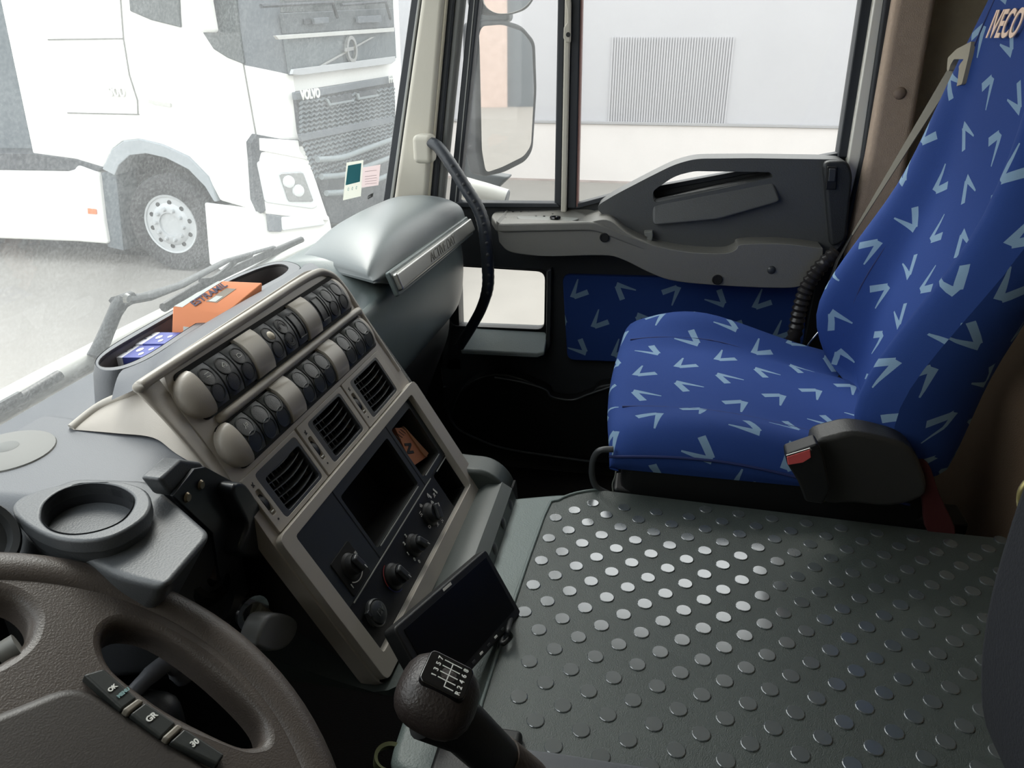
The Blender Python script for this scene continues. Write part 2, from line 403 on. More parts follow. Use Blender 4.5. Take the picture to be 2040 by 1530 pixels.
ngon_prism('window_sill', [aX(925,652,1.785), aX(1087,661,1.785), aX(1090,668,1.78), aX(1085,700,1.745), aX(1070,705,1.74), aX(918,697,1.74)], (0,0,-.012), mat('sill_grey', (150,160,160), .45, bump=.2, scale=500), door, .004)
slab('sill_end', [(1089,540),(1099,535),(1096,690),(1088,703),(1084,700),(1088,660)], 1.77, .02, M_anth, door, .003)
# dot frit and glass marking of the lower pane
text('I', aX(962,617,1.79), (0,1,0), (0,0,1), .013, M_dprint, door, bold=.0008); text('V', aX(956,617,1.79), (0,1,0), (0,0,1), .013, M_dprint, door, bold=.0006)
for k, y in enumerate((626,629,632)): segs('fine_print', [[aX(950,y,1.789), aX(962,y+.5,1.789)]], .0012, (-1,0,0), M_rubber, door)
# quarter glass, divider post, main glass
def gl(name, pix, x): return ngon_prism(name, tX(pix, x), (.004,0,0), M_glass, door)
gl('quarter_glass', [(1000,-300),(1112,-300),(1113,0),(1106,411),(905,409),(955,0)], 1.805)
vstrip('quarter_seal', 934, 955, 893, 912, 412, 1.785, .035, M_rubber, door, .004)
vstrip('quarter_seal', 944, 946, 905, 907, 412, 1.783, .004, mat('seal_line', (150,152,150), .5), door, 0)
slab('quarter_seal', [(893,403),(1110,405),(1116,414),(893,414)], 1.78, .035, M_rubber, door, .003)
vstrip('quarter_seal', 1111, 1126, 1104, 1118, 414, 1.785, .035, M_rubber, door, .004)
vstrip('divider_post', 1125, 1137, 1117, 1128, 424, 1.77, .04, M_cream, door, .004)
slab('divider_bulge', [(1125,0),(1129,20),(1129,45),(1123,55),(1122,75),(1126,85),(1136,85),(1137,0)], 1.765, .02, M_cream, door, .003)
lathe('screw', [(0,.002),(.0045,.002),(.005,0)], aX(1132,69,1.765), (-1,0,0), M_dprint, door, 14)
vstrip('glass_channel', 1137, 1157, 1129, 1148, 416, 1.78, .04, M_rubber, door, .004)
vstrip('channel_lip', 1157, 1160, 1148, 1151, 412, 1.782, .03, mat('lip_rust', (120,88,82), .7), door, 0)
gl('main_glass', [(1158,-300),(1800,-300),(1725,0),(1676,316),(1460,352),(1217,397),(1147,415)], 1.80)
slab('glass_bottom_seal', [(1146,407),(1217,388),(1460,343),(1680,303),(1680,312),(1460,353),(1217,398),(1146,417)], 1.782, .03, M_rubber, door, .002)
# upper trim with its grab opening
hp = roundpts(tX([(1300,381),(1345,350),(1384,341),(1535,343),(1541,353),(1302,405)], 1.72), [.01,.02,.01,.006,.006,.012])
up = roundpts(tX([(1184,413),(1225,388),(1300,349),(1345,327),(1386,316),(1500,315),(1686,318),(1698,345),(1686,478),(1665,500),(1640,530),(1300,520),(1250,480),(1215,440)], 1.72), .02)
plate('upper_trim', [up, hp], (.075,0,0), M_door, door, .010, 3, 50)
ngon_prism('grip_face', roundpts([aX(1300,398,1.725), aX(1538,354,1.725), aX(1556,402,1.702), aX(1430,438,1.698), aX(1300,450,1.706)], .012), (.012,0,0), M_door, door, .008, 3)
slab('trim_rear', [(1640,322),(1690,320),(1700,350),(1686,480),(1655,495)], 1.70, .06, M_doord, door, .012, .015, 3)
slab('lock_plate', [(1648,332),(1669,333),(1666,378),(1645,378)], 1.695, .01, M_black, door, .002)
slab('lock_button', [(1652,336),(1666,337),(1664,362),(1650,362)], 1.69, .008, M_anth, door, .002)
slab('latch_lever', [(1283,462),(1300,461),(1301,470),(1298,484),(1287,484),(1290,473),(1284,470)], 1.695, .02, mat('lever_grey', (120,122,118), .5), door, .002)
# waving armrest beam
bt = smoothpts(tX([(988,440),(1010,450),(1080,458),(1140,455),(1185,440),(1215,440),(1250,466),(1300,488),(1370,502),(1440,505),(1466,497),(1478,487),(1560,486),(1640,495)], 1.66), 4)
bb = smoothpts(tX([(1640,505),(1630,545),(1600,568),(1560,574),(1450,570),(1350,561),(1300,546),(1240,517),(1200,509),(1100,511),(1050,508),(1012,500),(994,482)], 1.66), 4)
ngon_prism('armrest_beam', bt+bb, (.13,0,0), M_beam, door, .012, 4)
topn = aX(1080,458,1.66).z
ngon_prism('beam_shelf', roundpts([aX(988,446,1.655), aX(1185,442,1.655), aX(1300,488,1.66), aX(1310,470,1.76), aX(1180,416,1.785), aX(1125,417,1.79), aX(985,420,1.79), aX(978,430,1.74)], .02), (0,0,-.02), M_beam, door, .005, 3)
for r_, y in enumerate((423, 427, 431.5, 436)):
    for c_ in range(7):
        x = 1006+c_*16-r_*1.0
        if r_ == 3 and c_ > 3: continue
        lathe('vent_hole', [(0,.0008),(.0028,.0008),(.003,-.001)], aX(x, y, 1.785-(y-420)*.0035)+V(0,0,.001), (0,0,1), M_hole, door, 8)
lidp = smoothpts([aX(1030,443,1.73), aX(1042,436,1.745), aX(1100,433,1.75), aX(1148,437,1.745), aX(1149,443,1.73), aX(1128,454,1.70), aX(1090,455,1.69), aX(1045,451,1.70)], 4, True)
zt = sum(p.z for p in lidp)/len(lidp)
ngon_prism('shelf_lid', [V(p.x,p.y,zt+.004) for p in lidp], (0,0,.006), mat('lid_grey', (130,132,128), .5), door, .002)
lathe('pull_ring', [(.010,0),(.013,.003),(.012,.006),(.008,.006),(.007,.002)], V(aX(1106,441,1.72).x, aX(1106,441,1.72).y, zt+.010), (0,0,1), M_gloss, door, 20)
slab('pull_tab', [(1102,438),(1116,439),(1114,445),(1100,444)], 1.715, .006, M_beam, door, .002)
for x, y, r_ in ((1204,473,.0085),(1429,557,.0095)):
    lathe('screw_recess', [(r_+.002,.001),(r_,.002),(r_*.85,-.001),(0,-.001)], aX(x,y,1.657), (-1,0,0), M_hole, door, 18)
lathe('screw_cap', [(0,.004),(.006,.0035),(.0085,.001),(.009,0)], aX(1537,538,1.659), (-1,0,0), M_anth, door, 18)
# blue cloth insert
fp = roundpts(tX([(1120,548),(1610,560),(1600,735),(1130,718)], 1.775), .02)
cp = ngon_prism('cloth_insert', fp, (.02,0,0), M_fab, door, .004)
def setuv(o, fn):
    me = o.data; l = me.uv_layers.get('UVMap') or me.uv_layers.new(name='UVMap'); off = OFF[o.name]
    for lp in me.loops: l.data[lp.index].uv = fn(me.vertices[lp.vertex_index].co+off)
setuv(cp, lambda p: (p.y*1.0, p.z))
ngon_prism('map_pocket', smoothpts(tX([(925,770),(1000,745),(1085,775),(1100,792),(1140,797),(1175,785),(1215,765),(1400,760),(1400,930),(1180,922),(1000,893),(935,868),(900,835)], 1.745), 4, True), (.045,0,0), M_black, door, .006, 3)
tube('pocket_rim', smoothpts([aX(*q,1.742) for q in ((985,752),(1040,762),(1086,776),(1100,791),(1140,797),(1172,786),(1225,768))], 5), .0035, M_anth, door, 8)
tube('door_edge_trim', smoothpts([aX(*q,1.735) for q in ((886,770),(890,815),(905,848),(935,868),(1000,893),(1090,908),(1185,921))], 6), .005, M_doord, door, 8)

# ================================================================== OUTSIDE
GZ = -2.16
mg = mat('yard_concrete', (130,126,120), .9, bump=.5, scale=14, var=.10, vscale=3.0)
g = st(boxm('ground', (-20,-30,GZ-.2), (13.4,40,GZ), mg))
# building wall beyond
wo_ = st(empty('wall_outside', (13.0,0,GZ)))
mw = mat('painted_wall', (172,172,176), .8, bump=.2, scale=5, var=.05, vscale=1.2)
mw2 = mat('plinth_wall', (204,200,198), .85, bump=.3, scale=6, var=.07, vscale=1.5)
boxm('upper_wall', (13.0,-25,GZ+.96), (13.4,35,2.6), mw, wo_)
boxm('plinth', (12.93,-25,GZ), (13.4,35,GZ+.93), mw2, wo_, .01)
boxm('ledge', (12.90,-25,GZ+.93), (13.1,35,GZ+.97), mat('ledge_grey', (150,150,152), .8), wo_, .005)
boxm('dirt_line', (12.915,-25,GZ-.01), (12.95,35,GZ+.035), mat('dirt', (158,148,144), .95, var=.5, vscale=3), wo_)
a_, b_ = aX(1215,95,13.0), aX(1445,228,13.0)
bm = bmesh.new()
nrib = 46; y0, y1 = b_.y, a_.y
for i in range(nrib):
    yy = y0+(y1-y0)*i/nrib; w_ = (y1-y0)/nrib
    r_ = bmesh.ops.create_cube(bm, size=1.0); bmesh.ops.scale(bm, vec=(.04, w_*.5, (a_.z-b_.z)+.3), verts=r_['verts'])
    bmesh.ops.translate(bm, vec=(12.99, yy, (a_.z+b_.z)/2), verts=r_['verts'])
o = bm_obj('corrugated_sheet', bm, mw, wo_, smooth=False); o['kind'] = 'stuff'
boxm('downpipe_joint', (12.97, aX(1166,300,13).y-.01, GZ+.1), (12.99, aX(1166,300,13).y+.01, GZ+.93), mat('joint', (170,168,168), .8), wo_)

# own truck: cowl strip under the windscreen, wipers, mirror
cowl = tube('bonnet_edge', [V(x, wy(x,-.42)+.075, -.430) for x in [-.3+.1*i for i in range(20)]], .020, M_whitep, None, 16)
tag(cowl, 'white rounded bonnet edge running under the windscreen outside', 'bonnet')
WP, WN = V(.75,.775,-.38), V(0,-1,-.22)
def wp(x, y, d=0): return aP(x, y, WP+V(0,d,0), WN)
wip = empty('windscreen_wiper', wp(200,700), 'black windscreen wiper with broad bent arm, nearer the steering wheel', 'wiper', 'windscreen wipers')
M_wip = mat('wiper_black', (46,50,52), .6)
tube('wiper_arm', [wp(188,712), wp(205,680), wp(228,625), wp(240,602), wp(262,592)], [.011,.011,.010,.012,.010], M_wip, wip, 8)
tube('wiper_arm', [wp(236,600), wp(290,592), wp(360,568), wp(450,520), wp(545,492)], [.016,.014,.010,.008,.006], M_wip, wip, 8, flat=.5)
lathe('pivot_bolt', [(0,.006),(.006,.005),(.008,0)], wp(251,594,-.012), (0,-1,-.2), M_silver, wip, 12)
tube('blade', [wp(326,613), wp(385,577), wp(450,545), wp(520,512), wp(600,478)], .008, M_black, wip, 8)
tube('blade_frame', [wp(400,560), wp(425,557), wp(470,520), wp(500,508)], .005, M_wip, wip, 6)
wip2 = empty('windscreen_wiper', wp(60,780), 'black wiper blade at the low left corner of the windscreen', 'wiper', 'windscreen wipers')
tube('blade', [wp(-160,905), wp(-40,835), wp(40,795), wp(118,748)], .008, M_black, wip2, 8)
tube('blade_frame', [wp(-120,868), wp(-30,825), wp(40,786)], .005, M_wip, wip2, 6)

trl = empty('trailer', (.75,-5,GZ), 'white box body of the own truck behind the cab', 'trailer')
boxm('box_body', (-.48,-9.5,-1.2), (2.0,-1.75,1.5), M_whitep, trl, .02)
boxm('orange_stripe', (2.0,-9.3,-.75), (2.004,-1.9,-.68), mat('orange_stripe', (214,120,80), .5), trl)
boxm('underframe', (-.2,-9.3,GZ+.3), (1.8,-1.9,-1.2), M_vdark, trl)
hl = empty('brick_hall', (3,-26,GZ), 'pale brick hall far behind, seen only in the outside mirror', 'building')
boxm('brick_wall', (-9,-30,GZ), (3.2,-26,4.2), mat('brick_pale', (190,170,160), .9, var=.2, vscale=4), hl)
boxm('dark_door', (3.2,-29,GZ), (4.2,-26.2,3.4), M_vgrey, hl)
mir = empty('door_mirror', (2.1,.42,-.4), 'large black framed outside mirror beyond the quarter window', 'mirror')
MC, MN = V(2.12,.42,-.15), V(-.95,-1.2,0).normalized()
def mp(x, y, d=0): return aP(x, y, MC+MN*d, MN)
hs = roundpts([mp(*q) for q in ((948,42),(1000,38),(1042,50),(1069,82),(1072,180),(1064,300),(1050,322),(1005,345),(962,354),(950,300))], .02)
ngon_prism('housing', hs, -MN*.06, M_rubber, mir, .01, 3)
gs = roundpts([mp(*q, .004) for q in ((955,64),(962,52),(1000,49),(1040,62),(1060,88),(1064,180),(1058,290),(1044,311),(1000,333),(968,344),(960,300))], .015)
M_mir = mat('mirror_glass', (225,225,225), .02, metal=1.0)
ngon_prism('mirror_glass', gs, -MN*.003, M_mir, mir)
slab('bracket', [(952,-60),(1015,-60),(1015,42),(958,50),(958,345),(1016,353),(975,392),(905,392),(925,200)], 2.22, .06, mat('bracket_grey', (66,72,76), .6), mir, .01)
mir2 = empty('wide_angle_mirror', (2.1,.42,.0), 'small curved upper mirror cut off by the top of the quarter window', 'mirror')
hs = roundpts([mp(*q) for q in ((955,-90),(1070,-90),(1070,-5),(1052,20),(1022,30),(985,30),(958,15))], .02)
ngon_prism('housing', hs, -MN*.06, M_rubber, mir2, .01, 3)
gs = roundpts([mp(*q, .006) for q in ((960,-80),(1064,-80),(1063,-5),(1046,16),(1018,27),(988,28),(963,12))], .02)
ngon_prism('mirror_glass', gs, -MN*.003, M_mir, mir2, .001)
fr = empty('corner_deflector', (2.1,.45,-.45), 'white rounded body tube with grey end under the outside mirror', 'bodywork')
c1, c2 = aX(915,372,2.0), aX(1008,400,2.0)
tube('white_shell', [c1, c1*.5+c2*.5, c2], [.030,.031,.031], M_whitep, fr, 20)
lathe('end_cap', [(0,.003),(.027,.003),(.03,0)], c2, (c2-c1), M_vgrey, fr, 20)
slab('foot_plate', [(905,385),(960,380),(990,407),(905,410)], 2.03, .03, M_rubber, fr, .003)

# ------------------------------------------------------------------ the white lorry parked opposite
SP, SN = V(6.8,3.9,0), V(-1,.042,0).normalized()
FP, FN = V(6.95,3.38,0), V(-.042,-1,0).normalized()
def s_(x, y, d=0): return aP(x, y, SP+SN*d, SN)
def f_(x, y, d=0): return aP(x, y, FP+FN*d, FN)
lor = empty('lorry', (7.9,5.0,GZ), 'white lorry tractor with grey grille parked across the yard', 'truck')
M_vw = mat('lorry_white', (236,236,232), .35)
def sslab(name, pix, th, m, d=0, bev=.01, r=0, k=5, parent=None):
    p = [s_(x, y, d) for x, y in pix]
    if r: p = roundpts(p, r, k)
    return ngon_prism(name, p, -SN*th, m, parent or lor, bev)
def fslab(name, pix, th, m, d=0, bev=.008, r=0, k=5, parent=None):
    p = [f_(x, y, d) for x, y in pix]
    if r: p = roundpts(p, r, k)
    return ngon_prism(name, p, -FN*th, m, parent or lor, bev)
sslab('cab_body', [(-22,-100),(462,-100),(476,60),(487,130),(510,268),(525,425),(438,400),(412,352),(372,312),(320,288),(275,278),(243,282),(224,297),(205,335),(150,318),(65,307),(3,15)], 2.35, M_vw, 0, .02)
E_s = [(462,-100),(476,50),(487,130),(510,268),(527,430)]
E_f = [(560,-100),(572,68),(583,150),(602,275),(655,442)]
def corner(name, i, j, m, d=0.0):
    rows = []
    for k in range(i, j+1):
        a, b = s_(*E_s[k], d), f_(*E_f[k], d)
        c = V(a.x, b.y+.05, (a.z+b.z)/2)
        a2 = a+(V(0,1,0))*.0; row = []
        for t in [q/8 for q in range(9)]: row.append(a2*(1-t)**2+(c*.6+(a+b)*.2)*2*t*(1-t)+b*t*t)
        rows.append(row)
    return loft(name, rows, m, lor, ang=70)
corner('corner_panel', 2, 3, M_vw); corner('corner_panel', 3, 4, M_vw); corner('corner_screen', 0, 2, M_vgrey)
fslab('front_body', [(556,-100),(790,-100),(800,150),(800,460),(655,442),(602,275),(583,150),(572,68)], 2.0, M_vw, -.02)
# windscreen and grey fronts
fslab('windscreen', [(556,-100),(782,-100),(784,18),(566,26)], .04, mat('lorry_glass', (70,76,76), .15), .01)
fslab('wiper_panel', [(565,26),(784,16),(786,54),(572,68)], .05, mat('lorry_cowl', (74,80,84), .5), .03)
fslab('bonnet_panel', [(572,68),(787,54),(790,116),(583,150)], .05, mat('lorry_bonnet', (86,94,98), .5), .03)
fslab('upper_strip', [(549,71),(786,55),(786,63),(556,79)], .03, mat('lorry_strip', (186,186,182), .35), .08, .004)
fslab('lower_strip', [(585,138),(788,112),(788,121),(780,127),(598,150),(582,148)], .03, mat('lorry_strip2', (172,174,176), .35), .08, .004)
for q in (((640,131),(745,72)),): fslab('badge_bar', [(638,131),(646,131),(748,73),(740,74)], .02, M_silver, .06, .003)
lathe('badge_ring', [(.095,0),(.13,.0),(.13,.03),(.095,.03),(.095,0)], f_(697,98,.05), FN, M_silver, lor, 28, cap=False)
fslab('badge_bar', [(689,96),(705,93),(705,100),(689,103)], .02, M_silver, .09, .002)
fslab('tow_lid', [(606,38),(622,37),(622,48),(606,49)], .01, M_vdark, .05, .002)
fslab('wiper_mount', [(625,36),(655,34),(656,46),(628,48)], .03, M_vgrey, .09, .005); fslab('wiper_mount', [(713,33),(760,30),(762,44),(714,46)], .03, M_vgrey, .09, .005)
tube('wiper', [f_(520,12,.15), f_(600,8,.15), f_(662,5,.12), f_(672,35,.1)], .018, M_vdark, lor, 6); tube('wiper', [f_(680,10,.15), f_(768,3,.15), f_(778,38,.1)], .018, M_vdark, lor, 6)
# grille
gr = fslab('grille', [(589,183),(784,151),(788,210),(786,300),(775,380),(755,450),(662,445),(640,380),(612,300),(600,270)], .06, M_vdark, .02, .01, .05)
fslab('grille_header', [(590,184),(783,151),(784,165),(592,200)], .05, M_vgrey, .06, .01)
rows = 0
for i in range(17):
    y0_ = 205+i*9.2; xl = 596+max(0, (y0_-270))*.36; lin_ = []
    n_ = 36
    for k in range(n_+1):
        t = k/n_; x = xl+(784-xl)*t; y = y0_-(30+i*1.5)*t+((-1)**k)*2.0
        lin_.append(f_(x, y, .05))
    o = segs('grille_slat', [lin_], .016, FN, mat('grille_slat', (104,112,116), .5), lor, .02)
for pix in (((655,195),(702,186),(702,198),(660,206)), ((716,184),(752,177),(750,188),(718,194))):
    fslab('air_slot', pix, .03, M_vdark, .085, .004, .02)
    fslab('air_slot_rim', [(pix[0][0]-5,pix[0][1]+2),(pix[0][0],pix[0][1]+2),(pix[3][0],pix[3][1]),(pix[2][0]+4,pix[2][1]),(pix[2][0]+5,pix[2][1]+4),(pix[3][0]-3,pix[3][1]+5)], .02, mat('slot_rim',(120,128,130),.5), .10, .003)
fslab('grille_band', [(598,268),(784,232),(785,244),(602,282)], .03, M_vgrey, .08, .006)
for a, b in (((632,318),(780,278)), ((640,352),(782,312)), ((650,385),(783,345))):
    tube('grille_bar', smoothpts([f_(a[0],a[1],.1), f_((a[0]*2+b[0])/3,(a[1]*2+b[1])/3+9,.14), f_((a[0]+2*b[0])/3,(a[1]+2*b[1])/3+5,.14), f_(b[0],b[1],.1)], 5), .03, mat('grille_bar', (128,136,138), .5), lor, 8)
text('VOLVO', f_(619,188,.115), (1,-.042,0), (0,0,1), .115, M_print, lor, bold=.004, depth=.004)
text('FH', f_(779,158,.115), (1,-.042,0), (0,0,1), .12, M_print, lor, bold=.002, depth=.004)
text('500', s_(232,184,.02), (.042,-1,0), (0,0,1), .12, mat('silver_badge', (214,214,210), .4), lor, bold=.002, depth=.01)
# headlamp and bumper
HP, HN = (s_(512,350)+f_(632,380))/2, ((s_(512,350)-f_(632,380)).cross(V(0,0,1))).normalized()
if HN.y > 0: HN = -HN
HP = HP+HN*.14
def h_(x, y, d=0): return aP(x, y, HP+HN*d, HN)
def hslab(name, pix, th, m, d=0, bev=.008, r=0): 
    p = [h_(x, y, d) for x, y in pix]
    if r: p = roundpts(p, r)
    return ngon_prism(name, p, -HN*th, m, lor, bev)
hslab('headlamp_gap', [(500,285),(512,268),(560,277),(600,279),(604,291),(521,304),(516,322),(530,420),(520,426),(508,400),(503,320)], .12, M_vdark, .02)
hslab('headlamp_frame', [(514,300),(602,289),(612,310),(656,440),(530,426)], .12, M_vw, .015)
hslab('headlamp_cover', [(517,275),(595,280),(598,300),(612,318),(518,300)], .05, M_vw, .03)
M_lens = mat('lamp_lens', (212,216,216), .08, coat=1.0)
hslab('headlamp', [(511,321),(588,322),(604,335),(634,412),(624,417),(528,404)], .08, M_lens, .03, .02, .04)
hslab('headlamp_reflector', [(556,345),(604,342),(626,402),(575,402)], .02, mat('reflector', (168,172,174), .2, metal=.8), .045, .01, .03)
for q in ((575,362),(594,380)): lathe('lamp_projector', [(.03,.03),(.055,.02),(.06,0)], h_(q[0],q[1],.045), HN, M_lens, lor, 16)
hslab('bumper', [(528,424),(656,430),(672,500),(640,540),(440,540),(430,412)], .3, M_vw, -.02, .02)
sslab('bumper_side', [(428,414),(527,428),(532,500),(520,560),(446,560),(436,470)], .5, M_vw, .02, .03)
sslab('step_recess', [(446,420),(526,430),(530,488),(452,472)], .02, mat('step_grey', (170,174,176), .6), .03, .005, .05)
sslab('step_tread', [(448,468),(529,476),(530,488),(450,480)], .05, M_vw, .07, .01)
hslab('fog_lamp', [(560,432),(640,430),(650,448),(562,460)], .05, M_lens, .02, .01, .03)
hslab('fog_lamp_surround', [(532,426),(560,430),(562,462),(536,462)], .04, M_vgrey, .02, .01)
# windows of the cab side
sslab('side_window', [(250,-100),(352,-100),(358,30),(360,55),(300,40),(258,22)], .03, mat('lorry_sidewin', (60,68,70), .12), .02, .01)
sslab('mirror_housing', [(348,-100),(388,-100),(393,0),(404,60),(400,66),(368,38),(362,10)], .25, M_vw, .3, .04)
sslab('quarter_window', [(392,-100),(462,-100),(476,55),(487,129),(452,115),(425,98),(404,66)], .03, mat('lorry_sidewin', (60,68,70), .12), .02, .01)
for l in ([(96,79),(246,77)], [(236,-60),(246,77),(258,150),(274,200),(275,228)], [(135,225),(277,228)], [(485,128),(510,268)], [(0,396),(92,398)], [(72,400),(85,470)]):
    segs('panel_gap', [[s_(x, y, .003) for x, y in l]], .012, SN, mat('gap_grey', (120,120,116), .8), lor, .004)
segs('door_handle', [[s_(300,202,.01), s_(340,209,.01)]], .03, SN, mat('handle_grey', (190,190,184), .5), lor, .02)  # light grey raised bar on the cab side
# arch, wheel, skirt
ao = [(203,337),(222,298),(245,281),(277,277),(322,288),(374,312),(413,352),(432,402)]
ai = [(426,402),(408,372),(375,338),(330,315),(290,306),(258,310),(236,330),(228,350)]
sslab('wheel_arch', [tuple(v) for v in ao]+ai, .35, mat('arch_grey', (150,156,160), .6), .03, .01)
lor2 = lor
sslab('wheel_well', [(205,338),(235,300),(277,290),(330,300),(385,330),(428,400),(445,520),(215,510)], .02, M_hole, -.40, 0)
wc = s_(341,447,.02); AXW = SN
tyr = lathe('wheel', [(.29,.0),(.31,.02),(.40,.03),(.455,.015),(.48,-.03),(.487,-.10),(.48,-.26),(.40,-.32),(.30,-.30)], wc, AXW, M_tyre, lor, 48, cap=False)
rim_ = lathe('rim', [(.30,.0),(.292,.015),(.275,.01),(.27,-.02),(.255,-.035),(.235,-.015),(.20,.01),(.165,.02),(.12,.02),(.115,-.04),(0,-.045)], wc, AXW, M_rim, lor, 48, ang=25)
u_ = Vector((0,0,1)); v_ = AXW.cross(u_).normalized()
for k in range(10):
    a = 2*math.pi*k/10+.2; d_ = u_*math.cos(a)+v_*math.sin(a)
    lathe('wheel_nut', [(0,.05),(.014,.05),(.02,.035),(.021,.015)], wc+d_*.155, AXW, M_rim, lor, 10)
    if k % 1 == 0:
        a2 = a+.31; d2 = u_*math.cos(a2)+v_*math.sin(a2)
        lathe('rim_hole', [(0,.012),(.022,.012),(.024,0)], wc+d2*.222+AXW*-.005, AXW, M_hole, lor, 12)
sslab('catwalk', [(-160,302),(60,305),(150,318),(205,334),(192,342),(146,340),(-160,336)], .9, M_vdark, .02, .01)
sslab('side_skirt', [(-160,337),(132,342),(146,338),(152,329),(195,345),(200,390),(206,440),(214,487),(150,482),(-160,470)], .5, M_vw, .05, .03)
sslab('reflector', [(174,415),(191,417),(192,427),(175,426)], .01, mat('amber', (236,120,70), .5), .065, .002)
sslab('mud_flap', [(197,345),(230,338),(246,500),(214,492)], .3, mat('flap', (84,92,98), .7), .0, .01)
sslab('chassis', [(-200,300),(440,420),(440,500),(-200,480)], 1.5, M_hole, -.5, 0)
sslab('rear_gap', [(-200,-100),(-20,-100),(66,308),(-200,304)], .3, mat('trailer_front', (92,100,106), .7), -.35, 0)

# ================================================================== DASHBOARD
P0 = V(.584,.358,-.477); PH = V(.9993,-.0385,0); PD = V(0,-.510,-.860).normalized(); PN = PD.cross(PH).normalized()
def pu(u, v, w=0.0): return P0+PH*u+PD*v+PN*w
def prr(u0, v0, u1, v1, r, w=0, k=5): return roundpts([pu(u0,v0,w), pu(u1,v0,w), pu(u1,v1,w), pu(u0,v1,w)], r, k)
dash = empty('dashboard', (.75,.5,-.9), 'dark grey truck dashboard with taupe switch and vent console', 'dashboard')
def prof(name, xs, pr, m, parent=dash, closed=False, caps=False):
    """pr(x) -> list of (y,z)"""
    return loft(name, [[V(x, y, z) for y, z in pr(x)] for x in xs], m, parent, closed, caps, ang=75)
def spl(pts, k=5): return [(p.x, p.y) for p in smoothpts([V(a, b, 0) for a, b in pts], k)]
ngon_prism('instrument_hood', roundpts([V(x,y,-.381) for x, y in ((.472,.672),(.480,.58),(.486,.515),(.505,.462),(.55,.428),(.64,.425),(.66,.672))], .03, 6), (0,0,-.22), M_dash, dash, .026, 6)
lathe('instrument_pod', [(.034,-.06),(.034,.0),(.031,.004),(.026,.003),(.024,-.003),(0,-.004)], aY(-52,1072,.50), V(-.1,-.75,.6), M_anth, dash, 40, ang=30)
boxm('bulkhead', (-.36,.60,-1.08), (1.0,.62,-.42), M_black, dash)
prof('dash_top', [.58+.5*i/8 for i in range(9)], lambda x: spl([(wy(x,-.40)-.004,-.405), (.66,-.388), (.58,-.384), (.50,-.39), (.45,-.42), (.44,-.55)]), M_dash)
# speaker grille disc
sp = aZ(14, 900, -.381)
lathe('speaker_cover', [(0,.006),(.037,.0055),(.044,.004),(.046,0)], V(sp.x,sp.y,-.3835), (0,0,1), mat('speaker_grey', (122,122,119), .6), dash, 40)
lathe('speaker_button', [(0,.0015),(.008,.0012),(.012,0)], V(sp.x+.004,sp.y+.004,-.3775), (0,0,1), mat('speaker_button', (108,110,108), .6), dash, 20)
# passenger side body
def pdash(x):
    t = (x-1.0)/.7; e = max(0, (x-1.58)/.12)
    yf = .425+.02*(1-t)+.03*e*e
    q = max(0, min(1, (1.20-x)/.09)); q = q*q*(3-2*q)*.075
    return spl([(wy(x,-.38)-.004,-.40-q*.5), (.66-.02*t,-.362-q), (.60,-.348-q), (.52,-.345-q), (yf+.03,-.362-q*.8), (yf+.002,-.392), (yf-.012,-.44), (yf-.012,-.50), (yf-.002,-.555), (yf+.035,-.605), (yf+.10,-.66), (yf+.2,-.74)], 4)
prof('passenger_fascia', [.98+.70*i/20 for i in range(21)]+[1.695,1.705], pdash, M_dashg)
prof('knee_panel', [1.0+.68*i/10 for i in range(11)], lambda x: spl([(.47,-.59), (.475,-.66), (.52,-.78), (.60,-1.0)]), M_black)
# glovebox lid: soft rounded cover
def lidsec(x):
    t = max(0, (x-1.125)/.575); e = min(1, t/.32); e = math.sin(e*math.pi/2)**1.2; f = 1 if t < .9 else 1-((t-.9)/.1)**2*.35
    h = (.020+.026*math.sin(math.pi*min(1, max(0, .25+.6*t))))*e**.5*f
    b = -.352
    sh = .05*max(0, (.25-t))*2
    return spl([(.622, b-.014), (.612, b+h*.35), (.585, b+h*.80), (.54, b+h*1.0), (.495, b+h*1.0), (.462, b+h*.80), (.440+.012*(1-e), b+h*.40-.004), (.430+.014*(1-e), b-.006-.010*e), (.430+.014*(1-e), b-.008-.032*e), (.442, b-.010-.043*e)], 5)
lsec = []
for x in [1.125,1.13,1.137,1.147,1.16,1.18,1.20]+[1.20+.5*i/14 for i in range(1, 14)]+[1.69,1.70]:
    lsec.append([V(x+(y-.434)*.60*max(0, 1-(x-1.125)/.45), y, z) for y, z in lidsec(x)])
loft('glovebox_lid', lsec, M_lid, dash, False, True, ang=75)
ST = [V(1.165,.421,-.372), V(1.70,.421,-.392)]
stn = V(0,-.9,.35).normalized()
st_dir = (ST[1]-ST[0]).normalized(); st_up = stn.cross(st_dir).normalized()
if st_up.z < 0: st_up = -st_up
box('handle_strip', (ST[0]+ST[1])/2+stn*.006, (st_dir, st_up, stn), ((ST[1]-ST[0]).length, .030, .014), M_silver, dash, .004, 3)
box('handle_surround', (ST[0]+ST[1])/2-stn*.001, (st_dir, st_up, stn), ((ST[1]-ST[0]).length+.012, .044, .010), M_dashg, dash, .004, 3)  # wider plastic surround set behind the handle strip
text('ACTIVE DAY', ST[0]*.50+ST[1]*.50+stn*.0135, st_dir, st_up, .026, mat('etched', (110,108,102), .4, metal=.5), dash, shear=.35, depth=.0004, sx=1.25)
